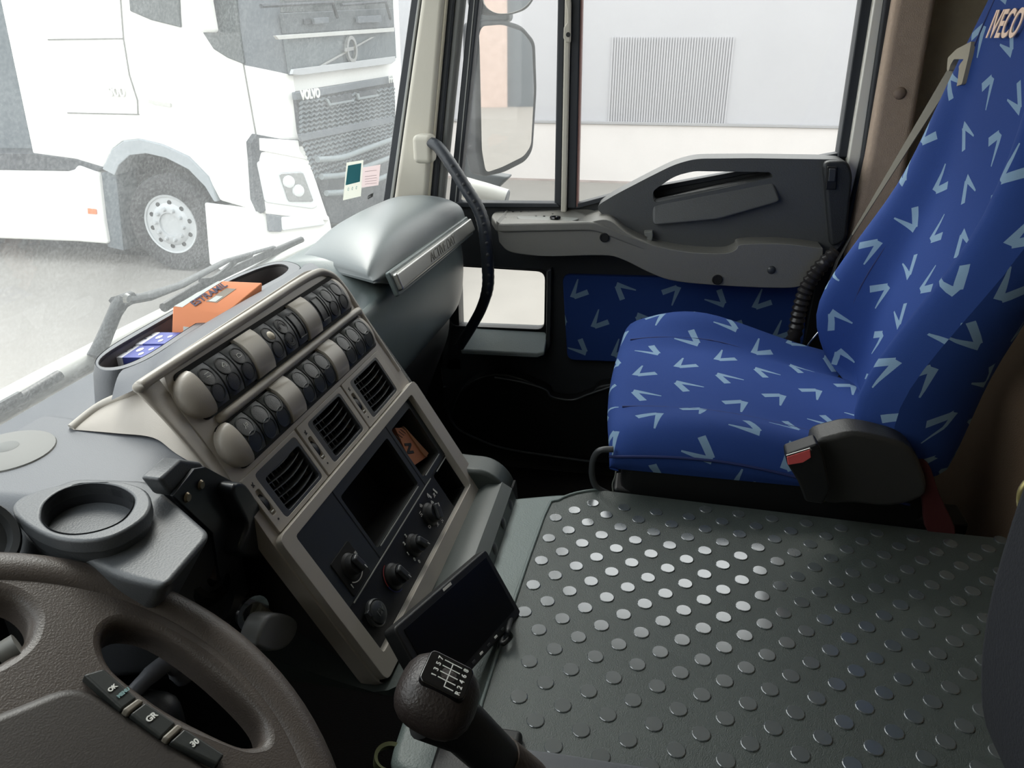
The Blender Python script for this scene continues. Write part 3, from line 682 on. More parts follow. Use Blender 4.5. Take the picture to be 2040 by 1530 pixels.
# centre console body
body = [pu(*q) for q in ((-.002,.0),(.004,-.075),(.010,-.10),(.010,-.18),(.020,-.207),(.04,-.216),(.345,-.224),(.388,-.212),(.408,-.180),(.410,-.10),(.412,-.005),(.420,.19),(.405,.206),(.005,.206),(-.004,.19))]
body = roundpts(body, .014, 4)
def hole4(u0, v0, u1, v1, r=.004, w=0): return prr(u0, v0, u1, v1, r, w, 3)
vents = [(.013,.127,.033,.121), (.131,.252,.152,.242), (.255,.380,.274,.366)]
vh = [hole4(b-.002, -.072, c+.002, -.012) for a_, z_, b, c in vents]
plate('stack_housing', [body, hole4(.020,.003,.385,.178,.006)]+vh, -PN*.020, M_taupe, dash, .006, 3)
side = [pu(u, v, -.006) for u, v in ((.40,-.205),(.416,-.175),(.424,-.10),(.430,-.01),(.437,.185),(.425,.212),(.40,.212))]
ngon_prism('console_side', roundpts(side, .01), -PN*.10, mat('granular_side', (104,104,100), .6, bump=.8, scale=500), dash, .006, 3)
loft('console_core', [[p-PN*.018 for p in roundpts([pu(*q) for q in ((.03,-.07),(.39,-.07),(.40,.195),(.012,.195))], .01)], [p-PN*.02+V(.0,.14,-.02) for p in roundpts([pu(*q) for q in ((.09,-.02),(.39,-.02),(.40,.17),(.05,.17))], .01)]], mat('core_dark', (52,48,45), .5), dash, True, False)
# raised fascia frame
plate('fascia_frame', [prr(.0,-.0065,.4125,.199,.012,.009), prr(.022,.006,.383,.176,.004,.009,2)], -PN*.012, M_taupe2, dash, .004, 3)
# wing flowing from the console to the left
U_ = [aZ(143,852,-.3790), aZ(200,808,-.366), aZ(262,780,-.349), aZ(306,757,-.326), pu(-.016,-.209,-.006), pu(.014,-.209,-.0015)]
L_ = [aZ(146,856,-.3800), aZ(230,863,-.3785), aZ(305,872,-.3780), aZ(350,903,-.380), aY(410,938,.412), pu(.008,-.078,-.0015)]
U2, L2 = smoothpts(U_, 6), smoothpts(L_, 6)
rows = []
for i in range(len(U2)):
    t = i/(len(U2)-1); r_ = []
    for j in range(11):
        s = j/10; p = U2[i]*(1-s)+L2[i]*s; r_.append(p+(PN*.6+V(-.3,-.2,.5))*math.sin(math.pi*s)*.006*max(0,math.sin(math.pi*t)))
    rows.append(r_)
loft('console_wing', rows, M_taupe, dash, ang=80)
# upper lip and ridges
def ridge(name, u0, u1, v, r, w, m, sl=0.0): return tube(name, smoothpts([pu(u0, v, w-.004), pu(u0+.02, v, w), pu((u0+u1)/2, v+sl/2, w), pu(u1-.02, v+sl, w), pu(u1, v+sl+.004, w-.004)], 5), r, m, dash, 12)
tube('console_lip', smoothpts([p+V(0,0,-.001) for p in U_[:4]]+[pu(-.012,-.2085,-.003), pu(.02,-.210,.001), pu(.18,-.2125,.002), pu(.34,-.215,.001), pu(.385,-.206,.000), pu(.402,-.180,-.001), pu(.404,-.12,-.002), pu(.406,-.03,-.003)], 6), .0056, M_taupe2, dash, 12)
ridge('console_ridge', .045, .40, -.139, .0055, .003, M_taupe2)
ngon_prism('switch_well', prr(.025,-.2015,.392,-.1445,.012,.0015), -PN*.004, M_hole, dash)
ngon_prism('switch_well', prr(.025,-.1345,.394,-.082,.012,.0015), -PN*.004, M_hole, dash)
M_lensd = mat('switch_lens', (66,66,66), .35, bump=.2, scale=900)
def barrel(name, u0, u1, v0, v1, hg, m, parent=dash, lip=0.0):
    secs = []; n_ = 10
    for u in (u0, u0+.0008, u1-.0008, u1):
        row = []; e = .0012 if u in (u0, u1) else 0
        for j in range(n_+1):
            t = j/n_; v = v0+(v1-v0)*t
            row.append(pu(u, v, .001+(hg-e)*(math.sin(math.pi*(.06+.88*t))**.55)))
        row = [pu(u, v0, -.004)]+row+[pu(u, v1, -.004)]
        secs.append(row)
    return loft(name, secs, m, parent, caps=True, ang=35)
def bw(v, v0, v1, hg): return .001+hg*(math.sin(math.pi*(.06+.88*(v-v0)/(v1-v0)))**.55)
def icon(parent, u, v, w, kind, sz=.0035, m=M_print):
    L3 = []
    def q(a, b): return pu(u+a*sz, v+b*sz, w)
    if kind == 0: L3 = [[q(-1,-1),q(1,-1)],[q(-.8,0),q(.8,.2)],[q(-1,1),q(-.2,1)],[q(.3,.6),q(1,1)]]
    elif kind == 1: L3 = [[q(-1,0),q(0,-1),q(1,0),q(0,1),q(-1,0)],[q(-.4,0),q(.4,0)],[q(.9,1),q(1.2,.4)]]
    elif kind == 2: L3 = [[q(-1,.6),q(-1,-.6),q(.2,-.6),q(.9,0),q(.9,.6),q(-1,.6)],[q(-.6,1),q(-.3,1)],[q(.3,1),q(.6,1)]]
    elif kind == 3: L3 = [[q(-1.3,1),q(-.4,0),q(-.4,-1)],[q(-.2,.8),q(1.1,.8)],[q(-.2,0),q(.9,0),q(.9,-.9)],[q(.3,.8),q(.3,-.9)]]
    segs('icon', L3, .0007, PN, m, parent)
def switch(u0, u1, v0, v1, kind='two', ic=None, hg=.011, dark=False):
    m = M_anth if not dark else M_fasc
    o = barrel('switch', u0+.0006, u1-.0006, v0, v1, hg, m)
    uc = (u0+u1)/2
    if kind == 'window':
        wv = [(.14, .012), (.86, .012)]
        rows = []
        for uu in (u0+.007, u1-.006):
            rows.append([pu(uu, v0+(v1-v0)*t, bw(v0+(v1-v0)*t, v0, v1, hg)+.0004) for t in [.16+.68*i/8 for i in range(9)]])
        loft('switch_window', rows, M_lensd, o)
        segs('window_rim', [[rows[0][0], rows[1][0]], [rows[0][-1], rows[1][-1]]]+[[r[i], r[i+1]] for r in rows for i in range(8)], .0014, PN, M_black, o, .001)
        return o
    for k, t in enumerate((.30, .72)):
        v = v0+(v1-v0)*t; w = bw(v, v0, v1, hg); dv = .002
        nn = (PN+PD*((bw(v-dv, v0, v1, hg)-bw(v+dv, v0, v1, hg))/(2*dv))).normalized()
        r_ = .0098 if not dark else .0112
        lathe('lens_rim', [(r_+.0008,-.001),(r_+.0006,.0006),(r_-.0004,.0007),(r_-.0008,-.0002)], pu(uc, v, w), nn, M_black if not dark else M_fasc, o, 24, cap=False)
        lathe('lens', [(0,.0007),(r_*.5,.0006),(r_-.0006,.0001),(r_-.0004,-.001)], pu(uc, v, w), nn, M_lensd if not dark else (M_lensd if k == 0 else M_fasc), o, 24)
        if ic is not None and k == 0: icon(o, uc+.001, v, w+.0008, ic)
    return o
v0a, v1a, v0b, v1b = -.196, -.149, -.131, -.086
r1 = [(.041,.070),(.070,.0995),(.0995,.128),(.165,.194),(.194,.225),(.225,.253),(.289,.319),(.319,.349),(.349,.379)]
for i, (a, b) in enumerate(r1):
    o = switch(a, b, v0a, v1a, 'window' if i in (5, 6) else 'two', {0:0,1:1,2:2}.get(i))
    if i == 3:
        lathe('warning_lamp', [(0,.0035),(.004,.003),(.0062,.0008),(.0066,0)], pu((a+b)/2+.002, v0a+(v1a-v0a)*.36, .011), PN, mat('pale_cap', (205,196,178), .6), o, 14)
    if i == 4:
        for t in (.30, .72):
            v = v0a+(v1a-v0a)*t
            for rr in (.0045,.0068): segs('sound_slot', [[pu((a+b)/2+math.cos(q*math.pi/8)*rr, v+math.sin(q*math.pi/8)*rr, bw(v, v0a, v1a, .011)+.0008) for q in range(17)]], .0009, PN, M_black, o)
r2 = [(.041,.0725),(.0725,.1015),(.1015,.130),(.165,.195),(.195,.224),(.224,.252),(.288,.319),(.319,.350),(.350,.381)]
for i, (a, b) in enumerate(r2): switch(a, b, v0b, v1b, 'two', 3 if i == 0 else None, dark=True)
for a, b in ((.1285,.1645),(.2535,.2885)):
    barrel('blank_cover', a, b, v0a-.003, v1a+.002, .0135, M_taupe2); 
for a, b in ((.1305,.1645),(.2525,.2875)):
    barrel('blank_cover', a, b, v0b-.003, v1b+.002, .0135, M_taupe2)
def endcap(uc, vc, ru, rv, h_, sgn):
    secs = []
    for i in range(9):
        f = math.pi/2*i/8; r = math.cos(f); secs.append([pu(uc+sgn*ru*math.sin(f), vc+rv*r*math.cos(a), h_*max(0,r)**.6*math.sin(a)**.55 if 0 < a < math.pi else 0) for a in [math.pi*j/12 for j in range(13)]])
    return loft('end_cap', secs, M_taupe, dash, caps=True, ang=60)
endcap(.0405, -.1725, .030, .0265, .016, -1); endcap(.0405, -.1085, .027, .0260, .016, -1)
endcap(.380, -.1725, .018, .025, .008, 1); endcap(.382, -.1085, .016, .024, .008, 1)
# three air vents
for i, (fa, fb, ha, hb) in enumerate(vents):
    vb = plate('air_vent', [prr(fa,-.0765,fb,-.0075,.002,.0035,2), prr(ha,-.0715,hb,-.0125,.006,.0035,3), prr(fa+.006,-.058,fa+.014,-.026,.003,.0035,3)], -PN*.006, M_taupe2, dash, .0008, 2)
    plate('vent_surround', [prr(ha-.0005,-.072,hb+.0005,-.012,.006,.0030,3), prr(ha+.010,-.060 if i < 1 else -.068,hb-.004,-.0165,.004,.003,3)], -PN*.012, M_anth, vb, .002, 2)
    ngon_prism('vent_back', prr(ha-.002,-.074,hb+.002,-.010,.002,-.030), -PN*.002, M_hole, vb)
    n_ = 6
    for k in range(n_):
        v = -.063+.047*k/(n_-1)
        vt = [.45, .15, -.15][i] 
        top_ = []
        for j in range(13):
            t = j/12; u = ha+.004+(hb-ha-.006)*t; w = -.001+.004*math.sin(math.pi*t)
            top_.append([pu(u, v-.0006+.004*math.sin(math.pi*t)*(.5 if i else .9), w), pu(u, v+.0006+.004*math.sin(math.pi*t)*(.5 if i else .9), w), pu(u, v+.0045, w-.016), pu(u, v+.0033, w-.016)])
        loft('vane', top_, mat('vane_grey', (70,72,72), .38), vb, closed=True, caps=True, ang=40)
    bm = bmesh.new()
    for k in range(9):
        u = ha+.012+(hb-ha-.020)*k/8
        r_ = bmesh.ops.create_cube(bm, size=1.0)
        Mx = Matrix(((PH.x, PD.x, PN.x, 0), (PH.y, PD.y, PN.y, 0), (PH.z, PD.z, PN.z, 0), (0,0,0,1)))
        bmesh.ops.scale(bm, vec=(.0018,.054,.008), verts=r_['verts']); bmesh.ops.transform(bm, matrix=Matrix.Translation(pu(u,-.042,-.022))@Mx, verts=r_['verts'])
    bm_obj('rear_vanes', bm, M_anth, vb, False)
    ngon_prism('thumbwheel_slot', prr(fa+.005,-.059,fa+.015,-.025,.003,-.002), -PN*.001, M_hole, vb)
    lathe('thumbwheel', [(.0001,-.003),(.0165,-.003),(.0165,.003),(.0001,.003)], pu(fa+.010,-.042,-.013), PH, M_black, vb, 28)
    segs('thumb_mark', [[pu(fa+.008,-.030,.0028), pu(fa+.012,-.030,.0028)]], .0012, PN, M_print, vb, .001)
    lathe('mark_dot', [(0,.0004),(.0011,.0004),(.0013,0)], pu(fa+.010,-.0195,.0035), PN, M_dprint, vb, 10)
    segs('mark_fan', [[pu(fa+.008,-.066,.0036), pu(fa+.011,-.063,.0036)], [pu(fa+.011,-.067,.0036), pu(fa+.0085,-.0625,.0036)]], .0012, PN, M_dprint, vb)
# dark fascia with its slots
WF = .000
plate('fascia_panel', [hole4(.020,.004,.385,.1135,.002,WF), hole4(.128,.022,.2795,.102,.004,WF), hole4(.2985,.020,.3715,.1025,.004,WF)], -PN*.006, M_fasc, dash, .0008)
plate('climate_panel', [hole4(.020,.1145,.385,.178,.002,WF-.001), hole4(.3235,.1175,.3835,.1755,.004,WF-.001)], -PN*.006, M_black, dash, .0008)
def pocket(name, u0, v0, u1, v1, d, m, parent=dash):
    a = [pu(u0,v0,-.004), pu(u1,v0,-.004), pu(u1,v1,-.004), pu(u0,v1,-.004)]; b = [pu(u0,v0,-d), pu(u1,v0,-d), pu(u1,v1,-d), pu(u0,v1,-d)]
    return mk(name, a+b, [(0,1,5,4),(1,2,6,5),(2,3,7,6),(3,0,4,7),(4,5,6,7)], m, parent, smooth=False)
pocket('radio_slot', .1275,.0215,.280,.1025,.06, M_hole); pocket('side_pocket', .298,.0195,.372,.103,.055, M_fasc); pocket('lower_pocket', .323,.117,.384,.176,.05, M_black)
def lipline(u0, u1, v, w=.0012): segs('slot_lip', [[pu(u0,v,w), pu(u1,v,w)]], .0013, PN, mat('lip_light', (150,150,146), .4), dash, .0012)
lipline(.134,.272,.1035); lipline(.304,.366,.1040); lipline(.334,.378,.1165,.001); lipline(.04,.31,.1140,.0008); lipline(.05,.315,.1765,.001); lipline(.322,.384,.1780,.002)
for u in (.1215,.291): segs('joint_line', [[pu(u,.005,.0002), pu(u,.112,.0002)]], .0010, PN, M_hole, dash)
# rotary knobs
def knob(u, v, r, name, ang, parent=dash, hgt=.012):
    kb = lathe(name, [(r*1.25,-.001),(r*1.22,.002),(r,.004),(r*.97,hgt-.003),(r*.9,hgt),(0,hgt)], pu(u,v,.0), PN, M_black, parent, 32)
    a = math.radians(ang); du = PH*math.cos(a)+PD*math.sin(a); dv = PN.cross(du)
    box('grip', pu(u,v,hgt+.003), (du, dv, PN), (r*1.7, r*.8, .007), M_anth, kb, .003, 3)
    segs('pointer', [[pu(u,v,hgt+.0068)+du*r*.45, pu(u,v,hgt+.0068)+du*r*.8]], .0012, PN, M_print, kb)
    return kb
ngon_prism('lamp_switch_plate', prr(.046,.0625,.0925,.111,.003,.0015), -PN*.003, M_hole, dash, .0006)
knob(.070,.084,.0125,'lamp_knob',80); knob(.122,.143,.0135,'temperature_knob',75); knob(.190,.146,.0125,'fan_knob',60); knob(.260,.144,.0135,'air_knob',-60)
arc = lambda uc, vc, r, a0, a1, w: [pu(uc+r*math.cos(math.radians(a)), vc+r*math.sin(math.radians(a)), w) for a in [a0+(a1-a0)*i/10 for i in range(11)]]
segs('print_arc', [arc(.070,.084,.0195,50,135,.002)], .0012, PN, M_print, dash)
segs('print_arc', [arc(.122,.143,.0195,180,262,.0003)], .0012, PN, mat('red_print', (150,50,50), .6), dash)
segs('print_arc', [arc(.122,.143,.0195,95,175,.0003)], .0012, PN, mat('blue_print', (60,60,120), .6), dash)
TU = -PD
for s_t, u, v in (('0',.0835,.0985),('1',.0525,.1005)): text(s_t, pu(u,v,.002), PH, TU, .0075, M_print, dash, 'numeral', bold=.0002)
icon(dash, .0885, .080, .0022, 3, .0022)
for k, (u, v) in enumerate(((.1745,.158),(.1705,.145),(.176,.132),(.188,.128),(.180,.166))): text(str(k) if k < 4 else '0', pu(u,v,.0002), PH, TU, .0065, M_print, dash, 'numeral', bold=.0002)
for k, (u, v) in enumerate(((.243,.131),(.254,.124),(.243,.153),(.262,.163),(.276,.166),(.281,.137),(.283,.126),(.296,.134))): icon(dash, u, v, .0002, k % 4, .0026)
for u, v in ((.283,.1235),(.302,.128)): segs('print_bar', [[pu(u,v,.0002), pu(u+.003,v+.008,.0002)]], .0028, PN, M_print, dash)
icon(dash, .143,.145,.0002,2,.0024); segs('print_bar', [[pu(.1335,.160,.0002), pu(.1375,.162,.0002)]], .0013, PN, M_print, dash)
sk = lathe('power_socket', [(.0165,-.001),(.0165,.003),(.0150,.005),(.0135,.004),(.0130,.007),(.0105,.008),(0,.0082)], pu(.058,.146,0), PN, M_anth, dash, 36, ang=25)
text('12V', pu(.0585,.146,.0086), PH, TU, .0095, mat('embossed', (92,94,94), .4), sk, bold=.0003)
box('socket_hinge', pu(.045,.137,.003), (PH,PD,PN), (.006,.008,.005), M_anth, sk, .001)
# lower console housing and its right end
M_lowc = mat('lower_console', (60,66,64), .42, bump=.12, scale=700)
lowp = [(.40,-.62),(.300,-.645),(.262,-.652),(.245,-.646),(.222,-.628),(.200,-.626),(.184,-.636),(.178,-.6535),(.40,-.6535)]
loft('lower_console', [[V(x,y,z) for y, z in lowp] for x in (.575,.985)], M_lowc, dash, True, True, ang=30)
endp = roundpts([V(0,y,z) for y, z in ((.36,-.60),(.262,-.606),(.222,-.606),(.192,-.632),(.180,-.68),(.184,-.76),(.36,-.76))], .02)
ngon_prism('console_end', [p+V(.978,0,0) for p in endp], (.052,0,0), M_lowc, dash, .008, 3)
for x, z in ((.90,-.642),(.955,-.646),(.84,-.644)): lathe('screw_cap', [(0,.002),(.007,.0015),(.009,0)], V(x,.181,z), (0,-1,.3), M_anth, dash, 16)
rim_pts = [aX(*q,.998) for q in ((984,975),(1000,958),(1018,1012),(1012,1040),(1003,1043),(992,1020))]
ngon_prism('end_socket', roundpts([V(.992,.184,-.640),V(1.020,.184,-.640),V(1.020,.178,-.705),V(.992,.178,-.705)], .006), (0,.004,0), M_hole, dash, .001)
# dash tray with rim
TZ = -.338
outer = smoothpts([aZ(*q, TZ) for q in ((189,722),(204,737),(245,734),(301,711),(372,666),(450,619),(530,574),(585,546),(598,531),(575,521),(545,522),(505,534),(450,557),(330,626),(250,671),(206,700))], 4, True)
inner = smoothpts([aZ(*q, TZ) for q in ((197,722),(210,731),(248,726),(300,702),(372,655),(450,608),(520,570),(562,547),(574,533),(560,526),(535,529),(500,541),(445,566),(338,629),(262,673),(212,704))], 4, True)
tray = plate('dash_tray', [outer, inner], (0,0,-.006), M_dash, dash, .0015, 2)
loft('tray_wall', [[p+V(0,0,0) for p in inner], [p+V(0,0,-.075) for p in inner]], mat('tray_inside', (88,84,84), .6), tray, True)
ngon_prism('tray_floor', [p+V(0,0,-.072) for p in inner], (0,0,-.004), mat('tray_inside', (88,84,84), .6), tray)
cen = sum(outer, Vector())/len(outer)
loft('tray_skirt', [outer, [p+(p-cen)*.03+V(0,0,-.012) for p in outer], [p+(p-cen)*.07+V(0,0,-.05) for p in outer]], M_dash, tray, True, ang=80)
tf = smoothpts([aZ(*q, TZ-.001) for q in ((245,736),(301,712),(372,667),(450,620),(530,575),(590,545),(604,528))], 4)
tb = smoothpts([aY(222,797,.555), aY(290,765,.510), pu(.018,-.213,-.001), pu(.08,-.214,.0), pu(.18,-.217,0), pu(.30,-.220,0), pu(.385,-.213,-.004)], 4)
rows = []
for a, b in zip(tf, tb): rows.append([a*(1-s)+b*s+V(0,-.1,.6)*.012*math.sin(math.pi*s) for s in [j/6 for j in range(7)]])
loft('tray_front', rows, M_dash, dash, ang=80)

# ------------------------------------------------------------------ instrument side: cup holder, bracket, column
cupo = smoothpts([aZ(*q, -.352) for q in ((24,1010),(45,988),(110,967),(185,957),(250,960),(290,975),(301,1000),(286,1030),(240,1060),(190,1075),(130,1075),(80,1060),(40,1035))], 4, True)
cupi = smoothpts([aZ(*q, -.352) for q in ((82,1024),(92,998),(128,974),(180,963),(230,968),(262,986),(264,1008),(242,1036),(200,1055),(150,1063),(110,1057),(88,1042))], 4, True)
cup = empty('cup_holder', (.47,.42,-.5), 'dark grey cup holder with oval rim and one round opening beside the instrument hood', 'cup holder')
M_cup = mat('cup_plastic', (78,81,84), .42, bump=.15, scale=500)
plate('rim', [cupo, cupi], (0,0,-.014), M_cup, cup, .003, 3)
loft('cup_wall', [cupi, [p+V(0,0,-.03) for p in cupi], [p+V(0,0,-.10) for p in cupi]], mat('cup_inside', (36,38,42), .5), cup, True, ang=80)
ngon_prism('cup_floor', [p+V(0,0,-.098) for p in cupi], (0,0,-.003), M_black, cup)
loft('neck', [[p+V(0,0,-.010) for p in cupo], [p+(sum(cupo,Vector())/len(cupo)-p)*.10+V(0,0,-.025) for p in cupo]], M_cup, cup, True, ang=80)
bo = [aZ(*q, -.372) for q in ((25,1000),(150,950),(300,955),(352,998),(425,1062),(332,1172),(240,1150),(150,1105),(60,1075))]
hb_ = ngon_prism('housing', roundpts(bo, .012), (.03,.07,-.10), M_cup, cup, .009, 4)
# cut-outs are unseen; the bracket plate beside it
br = empty('phone_bracket', (.53,.40,-.55), 'black metal bracket with two screws and curled ear between cup holder and vents', 'bracket')
M_brk = mat('bracket_black', (34,37,42), .35)
def yslab(name, pix, y, th, m, parent, bev=.002, r=0):
    p = [aY(a, b, y) for a, b in pix]
    if r: p = roundpts(p, r)
    return ngon_prism(name, p, (0,th,0), m, parent, bev)
yslab('bracket_plate', [(345,988),(388,934),(410,930),(470,962),(470,1090),(440,1160),(424,1062)], .395, .004, M_brk, br, .001)
yslab('top_wing', [(318,955),(362,915),(402,921),(412,934),(388,938),(345,990)], .400, .02, M_cup, br, .004)
ngon_prism('curled_ear', smoothpts([aY(a, b, .378) for a, b in ((470,964),(492,966),(518,1005),(538,1045),(547,1082),(530,1108),(500,1112),(478,1100),(486,1070),(493,1045),(480,1015),(466,985))], 4, True), (0,.03,0), M_brk, br, .004, 3)
for q in ((400,966),(373,991)): lathe('screw', [(0,.002),(.0035,.002),(.0045,.0005),(.005,0)], aY(q[0],q[1],.394), (0,-1,0), mat('brass_screw', (140,128,110), .3, metal=.8), br, 14)

colm = empty('steering_column', (.40,.42,-.8), 'black steering column with ignition lock and stalks behind the wheel', 'steering column')
boxm('shroud', (.10,.36,-.62), (.42,.52,-.50), M_black, colm, .02, 3)
tube('column_tube', [V(.2,.40,-.52), V(.2,.62,-.95)], .05, M_black, colm, 20)
lc = aY(408,1150,.44)
lathe('ignition_lock', [(.030,-.05),(.030,.0),(.028,.006),(.022,.008),(.021,.002),(.014,.002),(.013,.012),(0,.013)], lc, (.1,-.75,.6), M_black, colm, 30, ang=30)
box('ignition_key', lc+V(.002,-.012,.012), (V(.7,.0,.7), V(0,1,0).cross(V(.7,0,.7)), V(0,1,0)), (.024,.006,.012), mat('key_brown', (80,66,60), .5), colm, .002)
s0, s1, s2, s3 = aY(455,1205,.40), aY(492,1215,.385), aY(505,1222,.375), aY(545,1245,.36)
tube('stalk_sleeve', [s0, s1], .016, M_black, colm, 18)
tube('chrome_ring', [s1, s1*.6+s2*.4], [.018,.018], M_chrome, colm, 20)
tube('chrome_ring', [s1*.3+s2*.7, s2], [.019,.019], M_chrome, colm, 20)
tube('stalk_stem', [s2, s3], [.012,.010], M_olive, colm, 14)
ngon_prism('stalk_knob', smoothpts([aY(a, b, .345) for a, b in ((532,1232),(550,1222),(578,1226),(594,1240),(590,1265),(572,1290),(545,1298),(520,1292),(514,1280))], 4, True), (0,.022,0), mat('stalk_grey', (130,132,134), .4), colm, .006, 4)
tube('wiper_stalk', smoothpts([aZ(262,1385,-.50), aZ(300,1345,-.495), aZ(340,1318,-.495), aZ(362,1330,-.51), aZ(378,1345,-.52)], 4), [.007]*4+[.008]*4+[.011]*4+[.013]*4+[.012], mat('stalk_sheen', (110,112,118), .25), colm, 14)
# ================================================================== STEERING WHEEL
WC = V(.2,.349,-.43); ta = math.radians(30); WN_ = V(0,-math.sin(ta),math.cos(ta)); WX = V(1,0,0); WY = WN_.cross(WX)
sw = empty('steering_wheel', (.2,.40,-.62), 'thick dark leather steering wheel with buttons on the spoke, lower left', 'steering wheel')
def wq(x, y, d=0): return aP(x, y, WC+WN_*d, WN_)
R_ = .218; secs = []
for i in range(96):
    a = 2*math.pi*i/96; rd = WX*math.cos(a)+WY*math.sin(a); c = WC+rd*R_
    secs.append([c+rd*.0185*math.cos(b)+WN_*.0165*math.sin(b) for b in [2*math.pi*j/20 for j in range(20)]])
secs.append(secs[0]); loft('rim', secs, M_leather, sw, True, ang=80)
def ctr(p): return WC*2-p
h1 = smoothpts([wq(*q, .004) for q in ((203,1300),(212,1268),(245,1253),(300,1264),(360,1300),(430,1356),(487,1410),(516,1450),(516,1484),(488,1494),(450,1486),(368,1444),(290,1396),(225,1346))], 4, True)
h2 = smoothpts([wq(*q, .004) for q in ((-120,1180),(-40,1188),(20,1203),(52,1232),(54,1262),(36,1296),(-20,1335),(-110,1370),(-170,1300))], 4, True)
disc = [WC+WN_*.004+(WX*math.cos(2*math.pi*i/72)+WY*math.sin(2*math.pi*i/72))*.212 for i in range(72)]
def grow(lp, d, dz):
    c = sum(lp, Vector())/len(lp); return [p+(p-c).normalized()*d+WN_*dz for p in lp]
plate('spokes', [[p+WN_*.008 for p in disc], grow(h1, .009, .008), grow(h2, .009, .008)], -WN_*.004, M_leather, sw, 0)
for h0 in (h1, h2): loft('opening_edge', [grow(h0, .0092, .0081), grow(h0, .0055, .0072), grow(h0, .0025, .0050), grow(h0, .0006, .001), grow(h0, 0, -.004), grow(h0, .001, -.020)], M_leather, sw, True, ang=80)
# broad padded bridge between rim and hub
hubp = [wq(*q, .016) for q in ((-320,1530),(-120,1452),(0,1410),(158,1347),(440,1532),(560,1700),(300,2050),(-300,2100))]
ngon_prism('airbag_cover', roundpts(hubp, .02), -WN_*.03, M_hub, sw, .010, 4)
for nm, q, d, m in (('spoke_button', ((166,1343),(207,1331),(274,1390),(243,1413)), .019, M_fasc), ('button_divider', ((244,1412),(257,1421),(289,1396),(276,1389)), .020, mat('divider_grey', (120,114,104), .4)),
        ('spoke_button', ((259,1421),(290,1398),(352,1440),(322,1469)), .019, M_fasc), ('button_divider', ((323,1468),(336,1476),(367,1448),(354,1440)), .020, mat('divider_grey', (120,114,104), .4)), ('spoke_button', ((338,1477),(368,1450),(448,1502),(434,1523)), .019, M_fasc)):
    ngon_prism(nm, [wq(a, b, d) for a, b in q], -WN_*.02, m, sw, .0018, 3)
def wt(s, x, y, sz, m=M_print): text(s, wq(x, y, .0195), wq(x+20, y-16, .0195)-wq(x-20, y+16, .0195), wq(x-10, y-30, .0195)-wq(x, y, .0195), sz, m, sw, bold=.0002)
wt('OK', 224, 1371, .0042); wt('MENU', 246, 1380, .0034, mat('cyan_print', (120,150,150), .6)); wt('GR', 302, 1429, .0058); wt('30', 388, 1480, .0058)
tube('left_switch', [wq(2,1310,.0), wq(38,1288,.006)], .010, mat('grey_switch', (96,96,92), .5), sw, 14)
# ================================================================== MONITOR
from mathutils import Matrix as _M
def quad_depths(px, base):
    r0, r1, r2, r3 = [ray(*q) for q in px]      # r0+r2 = r1+r3 weighted
    A = Matrix(((r0.x, -r1.x, -r3.x), (r0.y, -r1.y, -r3.y), (r0.z, -r1.z, -r3.z)))
    sol = A.inverted() @ (-r2); w = [sol[0], sol[1], 1.0, sol[2]]
    k = base/((w[0]+w[2])/2)
    return [r*wi*k for r, wi in zip((r0, r1, r2, r3), w)]
mon = empty('monitor', (.70,.15,-.66), 'small flat black display leaning in front of the console', 'monitor')
ML, MT, MR, MB = quad_depths(((785,1250),(968,1093),(1040,1222),(874,1412)), .85)
mn = (MT-ML).cross(MB-ML).normalized()
if mn.dot(ML) > 0: mn = -mn
ngon_prism('casing', roundpts([ML, MT, MR, MB], .006), -mn*.018, M_black, mon, .0025, 3)
def mq(a, b, d=0): return ML+(MT-ML)*a+(MB-ML)*b+mn*d
ngon_prism('screen', [mq(.05,.09,.0008), mq(.95,.09,.0008), mq(.95,.88,.0008), mq(.05,.88,.0008)], -mn*.001, mat('dark_screen', (7,7,8), .35, spec=.2), mon)
ex_ = (MT-ML).normalized(); ey_ = -(MB-ML).normalized()
segs('maker_mark', [[mq(.46,.045,.0005), mq(.54,.045,.0005)]], .003, mn, M_print, mon)
for k in range(6): box('menu_button', mq(.30+k*.09,.94,.0008), (ex_, ey_, mn), (.006,.0022,.001), M_anth if k % 2 else M_print, mon)
cb = tube('cable', smoothpts([mq(.85,1.0,-.01), aZ(1000,1282,-.64), aZ(1018,1268,-.64), aZ(1012,1255,-.63), mq(1.0,.95,-.012)], 6), .003, M_black, mon, 8)
box('stand_foot', mq(.45,.75,-.02)+V(0,.02,-.03), XYZ, (.07,.05,.03), M_black, mon, .004)
# ================================================================== GEAR LEVER
gl_ = empty('gear_lever', (.50,.07,-.66), 'dark leather gear lever with shift pattern plate on its knob', 'gear lever')
KC = ray(872,1385)*.590; ka = (V(0,-.42,1)).normalized()
kx = V(1,-.05,0); kx = (kx-ka*kx.dot(ka)).normalized(); ky = ka.cross(kx)
secs = []
for i in range(15):
    f = -math.pi/2*.86+(math.pi/2+math.pi/2*.86)*i/14; r = math.cos(f)
    row = []
    for j in range(28):
        b = 2*math.pi*j/28; sq = (abs(math.cos(b))**3+abs(math.sin(b))**3)**(-1/3.0)*.92+.04
        row.append(KC+kx*.032*r*sq*math.cos(b)+ky*.034*r*sq*math.sin(b)+ka*(.026 if f > 0 else .030)*math.sin(f))
    secs.append(row)
M_knob = mat('knob_leather', (48,42,40), .4, bump=.4, scale=420)
loft('knob', secs, M_knob, gl_, True, True, ang=80)
pc = KC+ka*.0235+ky*(-.000)
pl = []
for i in range(7):
    s = -1+2*i/6; pl.append([pc+kx*(.019*a)+ky*(.021*s)-ka*(.0035*s*s+.0018*a*a-.003) for a in [-1,-.6,-.2,.2,.6,1]])
